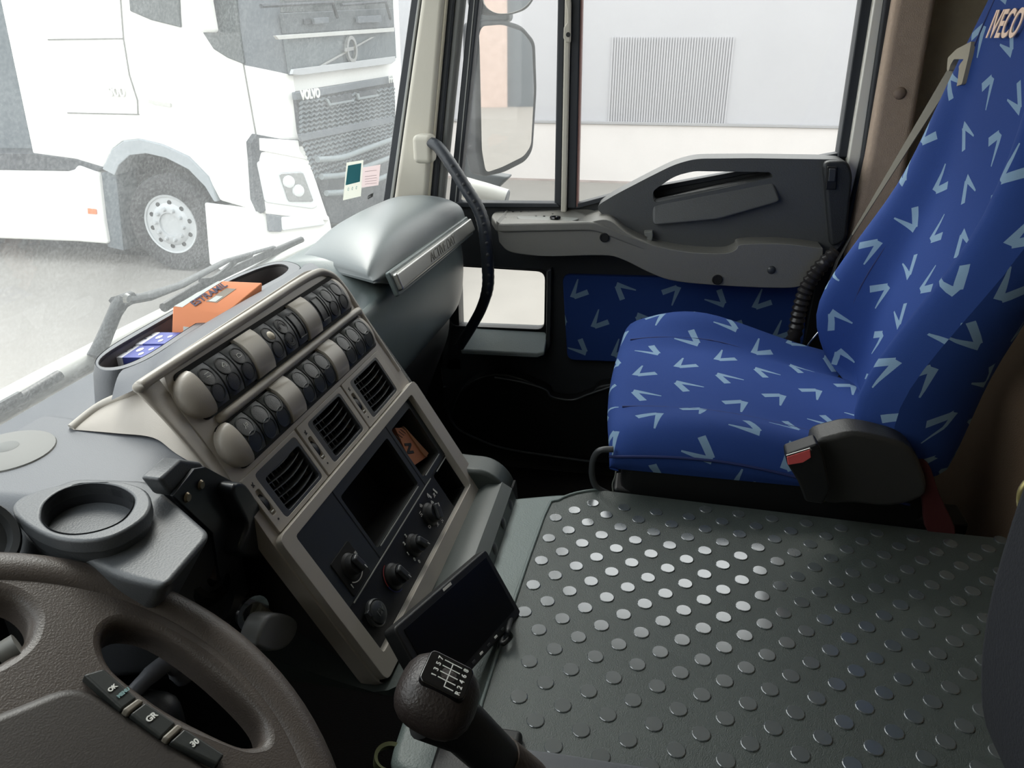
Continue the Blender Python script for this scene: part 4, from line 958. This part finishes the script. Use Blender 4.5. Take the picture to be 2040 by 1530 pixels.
pp = ngon_prism('pattern_plate', roundpts([pc+kx*a+ky*b+ka*.002 for a, b in ((-.0165,-.018),(.0165,-.018),(.0165,.020),(-.0165,.020))], .006), -ka*.006, M_gloss, gl_, .0015, 3)
pz = pc+ka*.0022
GY = [.0135*0.0]
lx_ = [-.0125,-.0068,-.0010,.0050,.0108]   # along kx : R,(1,2),(3,4),(5,6),(7,8)
lines = [[pz+kx*lx_[1+i]+ky*.007, pz+kx*lx_[1+i]-ky*.0075] for i in range(4)]+[[pz+kx*lx_[0]-ky*.000, pz+kx*lx_[0]-ky*.0075], [pz+kx*lx_[0], pz+kx*lx_[4]]]
segs('gate_lines', lines, .0008, ka, M_print, pp)
for i, s in enumerate('1357'): text(s, pz+kx*lx_[i+1]+ky*.0105, kx, ky, .0055, M_print, pp, 'numeral', bold=.0001)
for i, s in enumerate('R2468'): text(s, pz+kx*lx_[i]-ky*.0115, kx, ky, .0055, M_print, pp, 'numeral', bold=.0001)
base = aZ(1035,1560,-.60)
tube('stem', [KC-ka*.020+V(.004,0,0), KC*.7+base*.3+V(0,0,-.004), KC*.35+base*.65, base], [.026,.021,.020,.020], M_black, gl_, 22)
bt_ = aZ(1010,1500,-.585)
tube('leather_sleeve', [KC*.30+base*.70, base, aZ(1080,1640,-.66)], [.0215,.026,.034], mat('brown_leather', (70,58,50), .5, bump=.5, scale=200), gl_, 22)
boxm('boot_plate', (.425,.09,-.654), (.545,.172,-.638), M_black, gl_, .006, 3)
boxm('boot_side', (.425,-.12,-.654), (.500,.089,-.640), M_black, gl_, .006, 3)
# ================================================================== TUNNEL, MAT
tun = empty('engine_tunnel', (.78,-.2,-1.09), 'grey green vinyl engine cover between the seats', 'engine cover')
tp = roundpts([V(x,y,-.655) for x, y in ((.485,.22),(.972,.24),(1.022,.10),(1.022,-.685),(.485,-.685))], .03)
ngon_prism('cover', tp, (0,0,-.43), M_tun, tun, .012, 3)
fm = empty('floor_mat', (.78,-.2,-.655), 'grey ribbed rubber mat with raised round studs on the engine cover', 'mat')
mo = [aZ(*q, -.650) for q in ((1190,975),(1130,988),(1095,1015),(1078,1050),(960,1400),(920,1560))]
mo = [V(1.029,.050,-.65), V(1.012,.085,-.65), V(.985,.112,-.65), V(.94,.127,-.65), V(.58,.142,-.65), V(.52,.128,-.65), V(.505,.09,-.65), V(.505,-.66,-.65), V(1.005,-.66,-.65), V(1.006,-.50,-.65)]
mo = smoothpts(mo[:7], 3)+mo[7:]
ngon_prism('mat_sheet', mo, (0,0,-.005), M_mat, fm, .0015, 2)
tube('mat_lip', [p+V(0,0,.0005) for p in mo[:20]], .0025, M_tun, fm, 8)
sm = None; cnt = 0
A1, A2, O_ = V(-.0279,-.0227,0), V(-.0246,.0256,0), V(.988,.058,0)
for i in range(-8, 34):
    for j in range(-28, 26):
        p = O_+A1*i+A2*j
        if not (.525 < p.x < 1.003 and -.62 < p.y < .122): continue
        if p.x > .95 and p.y > .095: continue
        if p.y < -.52 and cnt > 296: continue
        if sm is None:
            o = lathe('stud', [(.0097,0),(.0096,.0008),(.0089,.0013)], V(p.x,p.y,-.650), (0,0,1), M_stud, fm, 16, ang=8); sm = (o.data, p.copy())
        else:
            o = bpy.data.objects.new('stud', sm[0]); COL.objects.link(o); o.parent = fm; o.location = (p-sm[1]); 
        cnt += 1
print('studs', cnt)
# plastic tray edge at the bottom of the frame
bowl = empty('storage_tray', (.51,-.05,-.66), 'grey plastic tray edge cut off by the bottom of the photo', 'tray')
ngon_prism('rim', smoothpts([aZ(*q, -.60) for q in ((1040,1500),(1080,1494),(1200,1512),(1310,1530),(1420,1560),(1500,1700),(1100,1750),(1020,1620))], 4, True), (0,0,-.04), M_dash, bowl, .004, 3)
# ================================================================== PASSENGER SEAT
seat = empty('passenger_seat', (1.28,-.2,-1.09), 'blue chevron cloth passenger seat with high backrest beside the door', 'seat')
SX0, SX1 = 1.028, 1.57
def cush(s, t):
    """s 0..1 across (near->far), t 0..1 front->rear"""
    x = SX0+(SX1-SX0)*s
    fr_ = .055-.012*(2*s-1)**2*1.5
    y = fr_+(-.405-fr_)*t
    edge = 1-abs(2*s-1)
    bol = math.exp(-((s-.10)/.085)**2)*.020+math.exp(-((s-.90)/.10)**2)*.030
    z = -.560+bol*min(1, t*2.5+.35)+.010*math.sin(math.pi*min(1,t*1.3))-.03*t*t
    if s > .75: z += .018*math.exp(-((t-.28)/.25)**2)*math.exp(-((s-.9)/.12)**2)
    z -= .022*max(0, t-.45)*2*(1 if s > .75 else .3)
    return V(x, y, z)
secs = []
N_ = 26
T_ = [0,.03,.08,.14,.22,.32,.42,.54,.66,.78,.9,1.0]
for it, t in enumerate(T_):
    row = []
    for i in range(N_+1):
        s = i/N_; p = cush(s, t)
        if it == 0: p.z -= .022; p.y += .0
        if it == 1: p.z -= .006; p.y += .006
        if i == 0: p.z -= .022
        if i == 1: p.z -= .005
        if i == N_: p.z -= .022
        row.append(p)
    a, b = row[0], row[-1]
    row = [V(a.x+.006,a.y,-.612), V(a.x-.003,a.y,a.z*.5-.306)]+row+[V(b.x+.003,b.y,b.z*.5-.306), V(b.x-.006,b.y,-.612)]
    secs.append(row)
f0 = secs[0]
front = [[p+V(0,-.012,-.085+0) if True else p for p in f0], [p+V(0,.004,-.045) for p in f0]]
zb = -.612
front = [[V(p.x, p.y-.014, zb) for p in f0], [V(p.x, p.y+.002, p.z*.45+zb*.55) for p in f0]]
loft('cushion', front+secs, M_fab, seat, uvscale=1.0, sub=1, ang=80)
sd = tube('cushion_seam', smoothpts([cush(0, t)+V(-.003,.002,-.028) for t in (0,.2,.4,.6,.8,1)], 4), .0022, mat('seam_blue', (30,44,96), .8), seat, 6)
for sC in (.22, .78): tube('cushion_seam', smoothpts([cush(sC, t)+V(0,0,-.0012) for t in (.05,.2,.4,.6,.8,.95)], 4), .0018, mat('seam_blue', (30,44,96), .8), seat, 6)
boxm('seat_base', (1.045,-.44,-1.085), (1.54,.02,-.60), M_black, seat, .02, 3)
# backrest
def itp(tb, z):
    if z <= tb[0][0]: return tb[0][1]
    for (a, b), (c, d) in zip(tb, tb[1:]):
        if z <= c: return b+(d-b)*(z-a)/(c-a)
    return tb[-1][1]
CR = [(-.60,-.350),(-.55,-.318),(-.50,-.300),(-.43,-.312),(-.35,-.352),(-.30,-.378),(-.24,-.408),(-.15,-.432),(-.05,-.448),(.05,-.465),(.22,-.50)]
CE = [(-.60,-.405),(-.44,-.424),(-.35,-.450),(-.27,-.474),(-.2,-.486),(-.1,-.486),(0,-.486),(.1,-.498),(.22,-.52)]
HW = [(-.60,.250),(-.5,.258),(-.2,.256),(-.08,.232),(0,.200),(.08,.172),(.16,.155),(.22,.14)]
def backsec(z):
    xc = 1.290; hw = itp(HW, z); pts = []
    for i in range(25):
        q = -1+2*i/24; a = abs(q)
        cr_ = itp(CR, z)-(.022 if q > 0 else 0)*min(1, max(0,(a-.5)*4))
        k = 1/(1+math.exp(-(a-.69)*20))
        y = itp(CE, z)*(1-k)+cr_*k
        rnd = .055*max(0, (a-.85)/.15)**2.2
        pts.append(V(xc+hw*q, y-rnd, z))
    r, l = pts[-1], pts[0]; yb_ = itp(CE, z)
    pts += [V(r.x+.002, r.y-.03, z), V(r.x-.02, min(r.y-.06, yb_-.05), z), V(xc+hw*.6, yb_-.09, z), V(xc, yb_-.10, z), V(xc-hw*.6, yb_-.09, z), V(l.x+.02, min(l.y-.06, yb_-.05), z), V(l.x-.002, l.y-.03, z), pts[0].copy()]
    return pts
zs = [-.60,-.585,-.55,-.50,-.44,-.38,-.31,-.24,-.17,-.10,-.03,.04,.10,.15,.19,.21]
secs = [backsec(z) for z in zs]
def shrink(s, k):
    c = sum(s, Vector())/len(s); return [c+(p-c)*k for p in s]
secs[0] = shrink(secs[0], .93); secs[-1] = shrink(secs[-1], .80); secs[-2] = shrink(secs[-2], .95)
loft('backrest', secs, M_fab, seat, closed=False, caps=True, sub=1, uvscale=1.0, ang=80)
def bfront(q, z): return backsec(z)[int(round((q+1)*12))]
for q in (-.667, .667): tube('backrest_seam', smoothpts([bfront(q, z)+V(0,-.002,0) for z in (-.52,-.42,-.3,-.2,-.1,0,.1,.15)], 4), .0018, mat('seam_blue', (30,44,96), .8), seat, 6)
lg = text('IVECO', aP(2002,50,(1.28,bfront(0,.02).y+.004,.02),(0,1,-.08)), (-1,0,0), (0,-.16,1), .054, mat('peach_print', (232,204,184), .8), seat, bold=.0010, depth=.0008, sx=.72, shear=.0)
# side cover, buckle, rails
cv = smoothpts(tX([(1622,886),(1665,868),(1705,862),(1760,872),(1810,890),(1835,925),(1845,985),(1780,1010),(1700,1005),(1640,1000),(1628,940)], .99), 4, True)
ngon_prism('recliner_cover', cv, (.05,0,0), mat('cover_grey', (46,46,45), .45, bump=.2, scale=400), seat, .008, 3)
bk = ngon_prism('belt_buckle', roundpts(tX([(1566,905),(1628,884),(1640,905),(1655,975),(1640,1005),(1605,1000),(1590,960),(1568,925)], .955), .004), (.03,0,0), M_black, seat, .004, 3)
ngon_prism('release_button', tX([(1568,911),(1614,896),(1616,912),(1600,922),(1570,927)], .9535), (.004,0,0), M_pink, bk, .001, 2)
segs('buckle_edge', [tX([(1567,907),(1613,893),(1616,896)], .9535)], .0014, (-1,0,0), M_silver, bk, .001)
tube('slide_bar', smoothpts([aX(*q,1.03) for q in ((1222,895),(1196,897),(1183,912),(1179,935),(1181,955),(1190,972),(1215,985))], 4), .005, M_anth, seat, 10)
tube('wire', smoothpts([aX(*q,1.03) for q in ((1227,938),(1225,950),(1220,965),(1222,985))], 4), .0012, M_silver, seat, 6)
boxm('seat_rail', (1.045,-.50,-.70), (1.10,.03,-.655), M_black, seat, .006)
lathe('rail_bolt', [(0,.003),(.006,.003),(.008,0)], aX(1638,992,1.04), (-1,0,0), mat('brass_bolt', (90,90,60), .5, metal=.4), seat, 12)
# belt guide + belt
bg = empty('seat_belt', (1.50,-.45,-.2), 'dark seat belt running down from the beige guide on the seat shoulder', 'seat belt')
gp = [aY(a, b, -.475) for a, b in ((1888,115),(1905,98),(1935,82),(1930,110),(1916,168),(1902,173),(1906,142),(1912,128),(1920,118),(1900,118),(1893,130),(1890,142),(1886,140))]
ngon_prism('belt_guide', roundpts(gp, .004), (0,-.02,0), mat('guide_beige', (140,134,118), .6), bg, .002)
yb1 = -.47
b0, b1 = aY(1903,132,-.485), aX(1697,468,1.60)
w0, w1 = V(.022,0,.006), V(.003,0,.002)
rowsb = [[b0*(1-t)+b1*t+(w0*(1-t)+w1*t)*s for s in (-1,1)] for t in [i/10 for i in range(11)]]
rb2 = [[r[0], r[1], r[1]+V(0,-.0015,0), r[0]+V(0,-.0015,0)] for r in rowsb]
loft('strap', rb2, mat('belt_web', (88,86,78), .8), bg, closed=True, caps=True, ang=30)
tube('strap_lower', [b1, aX(1668,520,1.60), aX(1640,600,1.60)], [.004,.008,.010], M_black, bg, 8, flat=.3)
# corrugated sleeve beside the seat
pth = smoothpts([aX(*q,1.64) for q in ((1668,500),(1632,535),(1606,575),(1592,620),(1582,670),(1560,730))], 8)
tube('corrugated_sleeve', pth, [.013+.004*(i % 2) for i in range(len(pth))], mat('sleeve_black', (44,42,42), .3), seat, 12)
for k, l in enumerate((((1690,600),(1650,640),(1615,680),(1600,705)), ((1700,620),(1670,650),(1640,690)))):
    tube('lever_wire', smoothpts([aX(*q,1.57) for q in l], 5), .0022, M_chrome, seat, 8)
# ================================================================== THINGS LYING ABOUT
def card(name, c, ax, size, m): return box(name, c, ax, size, m, None, .0012, 2)
# orange carton leaning in the tray
oc = empty('carton', aZ(430,630,-.40), 'orange cardboard carton with window panel standing tilted in the dash tray', 'box')
TL, TR_, BR, BL = aZ(437,559,-.297), aZ(523,563,-.302), aZ(447,625,-.322), aZ(344,612,-.318)
BR = aP(447,625, TL, (TR_-TL).cross(BL-TL)); dnv = V(-.02,.0,-.052)
f8 = [TL, TR_, BR, BL, TL+dnv, TR_+dnv, BR+dnv, BL+dnv]
mk('carton_body', f8, [(0,1,2,3),(7,6,5,4),(0,4,5,1),(1,5,6,2),(2,6,7,3),(3,7,4,0)], M_orange, oc, True, .0012, 2)
cn = (TR_-TL).cross(BL-TL).normalized(); cn = cn if cn.z > 0 else -cn
def cq(a, b, d=.0004): # a along TL->TR, b along TL->BL
    return (TL*(1-a)+TR_*a)*(1-b)+(BL*(1-a)+BR*a)*b+cn*d
ngon_prism('white_swoosh', [cq(.0,.03),cq(.10,.03),cq(.12,.5),cq(.16,.97),cq(.0,.97)], -cn*.0006, M_label, oc)
ngon_prism('window_panel', [cq(.40,.25),cq(.62,.25),cq(.62,.72),cq(.40,.72)], -cn*.0006, mat('card_grey', (150,140,128), .6), oc)
ngon_prism('window_label', [cq(.44,.52,.0007),cq(.58,.52,.0007),cq(.58,.70,.0007),cq(.44,.70,.0007)], -cn*.0006, M_label, oc)
text('ESTRAMIL', cq(.27,.50,.0012), cq(.22,.2)-cq(.22,.8), cq(0,.5)-cq(1,.5) , .0145, mat('navy_print', (60,58,86), .6), oc, sx=.85, bold=.0003, depth=.0002)
fn_ = (BR-BL).cross(dnv).normalized(); fn_ = fn_ if fn_.dot(BL) < 0 else -fn_
def dq(a, b, d=.0006): return BL*(1-a)+BR*a+dnv*b+fn_*d
ngon_prism('end_label', [dq(.22,.42),dq(.98,.42),dq(.98,.98),dq(.24,.98)], -fn_*.0006, M_label, oc)
for b in (.58,.68,.78): segs('label_print', [[dq(.42,b,.0008), dq(.9,b,.0008)]], .0012, fn_, mat('grey_print', (120,120,130), .7), oc, .0002)
# blue and white cartons
def bluebox(quad, z, dep, label, face=True):
    p = [aZ(*q, z_) for q, z_ in zip(quad, z if isinstance(z, (list, tuple)) else [z]*4)]   # TL TR BR BL in the picture
    o = empty('small_carton', sum(p, Vector())/4+V(0,0,-dep), label, 'box', 'blue and white parts cartons in the dash tray')
    dv = V(0,0,-dep)
    def seg_(a0, a1, m, nm):
        q4 = [p[0]*(1-a)+p[1]*a for a in (a0, a1)]; q5 = [p[3]*(1-a)+p[2]*a for a in (a0, a1)]
        f = [q4[0], q4[1], q5[1], q5[0]]
        mk(nm, f+[x+dv for x in f], [(0,1,2,3),(7,6,5,4),(0,4,5,1),(1,5,6,2),(2,6,7,3),(3,7,4,0)], m, o, True, .0006, 1)
    seg_(0, .38, M_wcard, 'white_end'); seg_(.38, 1, M_blue, 'blue_end')
    def q_(a, b, d=.0005): return (p[0]*(1-a)+p[1]*a)*(1-b)+(p[3]*(1-a)+p[2]*a)*b+V(0,0,d)
    for a, b, r in ((.55,.45,.07),(.80,.40,.05),(.72,.75,.05)):
        ngon_prism('print_spot', [q_(a+r*math.cos(k*.785), b+2.2*r*math.sin(k*.785)) for k in range(8)], (0,0,-.0004), M_wcard, o)
    segs('print_line', [[q_(.12,.25), q_(.3,.30)], [q_(.10,.55), q_(.3,.6)]], .0015, (0,0,1), mat('navy_print', (60,58,86), .6), o, .0002)
    return o
bluebox(((251,686),(333,685),(294,712),(212,712)), -.350, .045, 'blue and white carton nearest the left end of the dash tray')
bluebox(((290,661.5),(368,662),(334,684.5),(252,685.5)), -.348, .045, 'blue and white carton just behind the one nearest the left end')
bluebox(((352,643),(420,641),(388,660),(322,659.5)), -.364, .035, 'flat blue and white carton in front of the orange carton')
# brown carton in the console pocket
bc = empty('carton', pu(.335,.06,-.05), 'small brown carton with black print in the console side pocket', 'box')
q0 = [pu(.302,.034,-.018), pu(.318,.030,-.014), pu(.352,.088,-.006), pu(.330,.097,-.010)]
q0 = [aP(*q, pu(0,0,-.016), PN) for q in ((787,852),(808,852),(853,909),(822,930))]
ngon_prism('carton_body', q0, -PN*.03, M_brown, bc, .001)
ngon_prism('side_flap', [aP(*q, pu(0,0,-.014), PN) for q in ((804,848),(811,855),(855,903),(850,910),(846,908))], -PN*.02, mat('kraft_light', (206,150,110), .8), bc, .001)
text('N', aP(816,893,pu(0,0,-.0155),PN), PH*.5-PD*.9, -PH*.9-PD*.3, .022, M_dprint, bc, bold=.001, depth=.0003)
for k in range(6): segs('bar_code', [[aP(785+k*3.2,872-k*4.2,pu(0,0,-.0155),PN), aP(795+k*3.2,880-k*4.2,pu(0,0,-.0155),PN)]], .001, PN, M_dprint, bc)
def papermat(name, rgb):
    m = bpy.data.materials.new(name); m.use_nodes = True; nt = m.node_tree; nt.nodes.clear()
    o_ = nt.nodes.new('ShaderNodeOutputMaterial'); d = nt.nodes.new('ShaderNodeBsdfDiffuse'); t = nt.nodes.new('ShaderNodeBsdfTranslucent'); x = nt.nodes.new('ShaderNodeMixShader')
    d.inputs[0].default_value = lin(rgb); t.inputs[0].default_value = lin(rgb); x.inputs[0].default_value = .65
    nt.links.new(d.outputs[0], x.inputs[1]); nt.links.new(t.outputs[0], x.inputs[2]); nt.links.new(x.outputs[0], o_.inputs[0]); MATS[name] = m; return m
papermat('sticker_white', (240,240,234)); papermat('teal', (112,172,182)); papermat('sticker_pink', (240,230,230))
# stickers on the windscreen
def wsx(x, y, d=0):
    lo, hi = .3, 3.0; r = ray(x, y)
    for _ in range(40):
        m_ = (lo+hi)/2; p = r*m_
        if p.y < wy(p.x, p.z)+d: lo = m_
        else: hi = m_
    return r*lo
def wsl(name, pix, m, parent, d=-.001): return ngon_prism(name, [wsx(x, y, d) for x, y in pix], (0,.0008,0), m, parent)
tg = empty('toll_sticker', wsx(703,395), 'tall sticker with teal upper half on the windscreen corner', 'sticker')
wsl('sticker_card', [(691,324),(724,319),(719,391),(684,399)], mat('sticker_white', (222,222,214), .6), tg)
wsl('teal_field', [(694,330),(720,325),(717,362),(689,369)], mat('teal', (70,128,138), .5), tg, -.002)
for x in (694,702,710): lathe('dot_mark', [(.0025,.0004),(.0035,.0004),(.0035,0)], wsx(x,377-(x-694)*.2,-.002), (0,-1,-.2), mat('teal', (70,128,138), .5), tg, 12, cap=False)
tg2 = empty('paper_sticker', wsx(737,374), 'pinkish paper sticker beside the teal one on the windscreen', 'sticker')
wsl('sticker_card', [(723,334),(758,328),(754,369),(720,374)], mat('sticker_pink', (224,214,214), .6), tg2)
segs('print_line', [[wsx(727,352+k*5,-.002), wsx(750,349+k*5,-.002)] for k in (-2,0,1,2,3)], .0008, (0,-1,-.2), mat('print_pinkgrey', (180,160,165), .7), tg2, .0002)
mk_ = empty('glass_marking', wsx(738,391), 'small mirrored maker lettering etched in the windscreen corner', 'marking')
text('IVECO', wsx(738,391,-.002), (-1,0,0), (0,-.2,1), .012, M_dprint, mk_, bold=.0006)
# red strap and brown cover behind the seat
rd = empty('red_strap', (.98,-.55,-.7), 'dark red strap hanging behind the passenger seat', 'strap')
ngon_prism('strap_web', smoothpts([aX(*q,1.005) for q in ((1826,930),(1850,925),(1872,985),(1905,1065),(1850,1062),(1838,1000))], 4, True), (.01,0,0), M_red, rd, .002)
cu_ = empty('bunk_cover', (1.2,-.9,-1.0), 'brown cloth bunk cover behind the passenger seat', 'cover')
ngon_prism('cloth', [V(.5,-.72,-1.085), V(.5,-.70,-.62), V(.5,-.78,-.35), V(.5,-.98,-.25), V(.5,-1.06,-1.09)], (1.3,0,0), mat('bunk_brown', (122,104,86), .95, bump=.5, scale=300), cu_, .03, 3)
# driver's seat edge at the right of the photo
ds = empty('driver_seat', (.25,-.35,-1.0), 'near black cloth driver seat edge at the right border of the photo', 'seat')
M_ds = mat('driver_cloth', (20,23,30), .9, bump=.4, scale=400)
pr_ = [aX(*q,.42) for q in ((2100,860),(2038,925),(1990,1060),(1955,1200),(1942,1330),(1960,1440),(2060,1560),(2300,1560),(2300,860))]
ngon_prism('backrest', smoothpts(pr_, 4, True), (-.40,0,0), M_ds, ds, .02, 4)
tube('recliner_ring', smoothpts([aX(*q,.415) for q in ((2046,960),(2034,980),(2033,1005),(2043,1030))], 4), .002, mat('brass_ring', (170,160,110), .3, metal=.7), ds, 8)
# grab bar on the pillar
gb = empty('grab_handle', (1.66,.42,-.4), 'black ribbed grab handle curving from the pillar down past the dashboard', 'handle')
gpth = smoothpts([aX(846,283,1.70), aX(870,290,1.68), aX(900,330,1.66), aX(930,378,1.65), aX(955,420,1.645), aX(966,462,1.64), aX(971,520,1.64), aX(972,570,1.64), aX(960,612,1.645), aX(940,650,1.65), aX(915,690,1.66)], 8)
n_ = len(gpth)
tube('bar', gpth, [(.016-.003*abs(i/n_-.5)+.0008*(i % 2) if 14 < i < 60 else .015) for i in range(n_)], mat('grip_rubber', (50,54,60), .4, bump=.3, scale=200), gb, 16, flat=.8)
for i in range(16, 60, 3):
    p = gpth[i]; lathe('grip_dimple', [(0,.0165),(.003,.0163),(.0045,.0155)], p, (-1,-.35,.1), M_anth, gb, 8)
# lower left front area: console foot with round socket
ft = empty('console_foot', (.50,.12,-1.0), 'black console foot with round socket under the gear lever', 'console')
ngon_prism('foot_body', roundpts([V(.40,.165,-.66), V(.40,.02,-.70), V(.40,.02,-1.085), V(.40,.165,-1.085)], .02), (.083,0,0), M_black, ft, .015, 3)
lathe('socket_ring', [(.013,0),(.0165,.002),(.0165,-.01)], aZ(778,1508,-.66), (0,-.2,1), mat('olive_ring', (110,114,84), .4, metal=.3), ft, 28, cap=False)
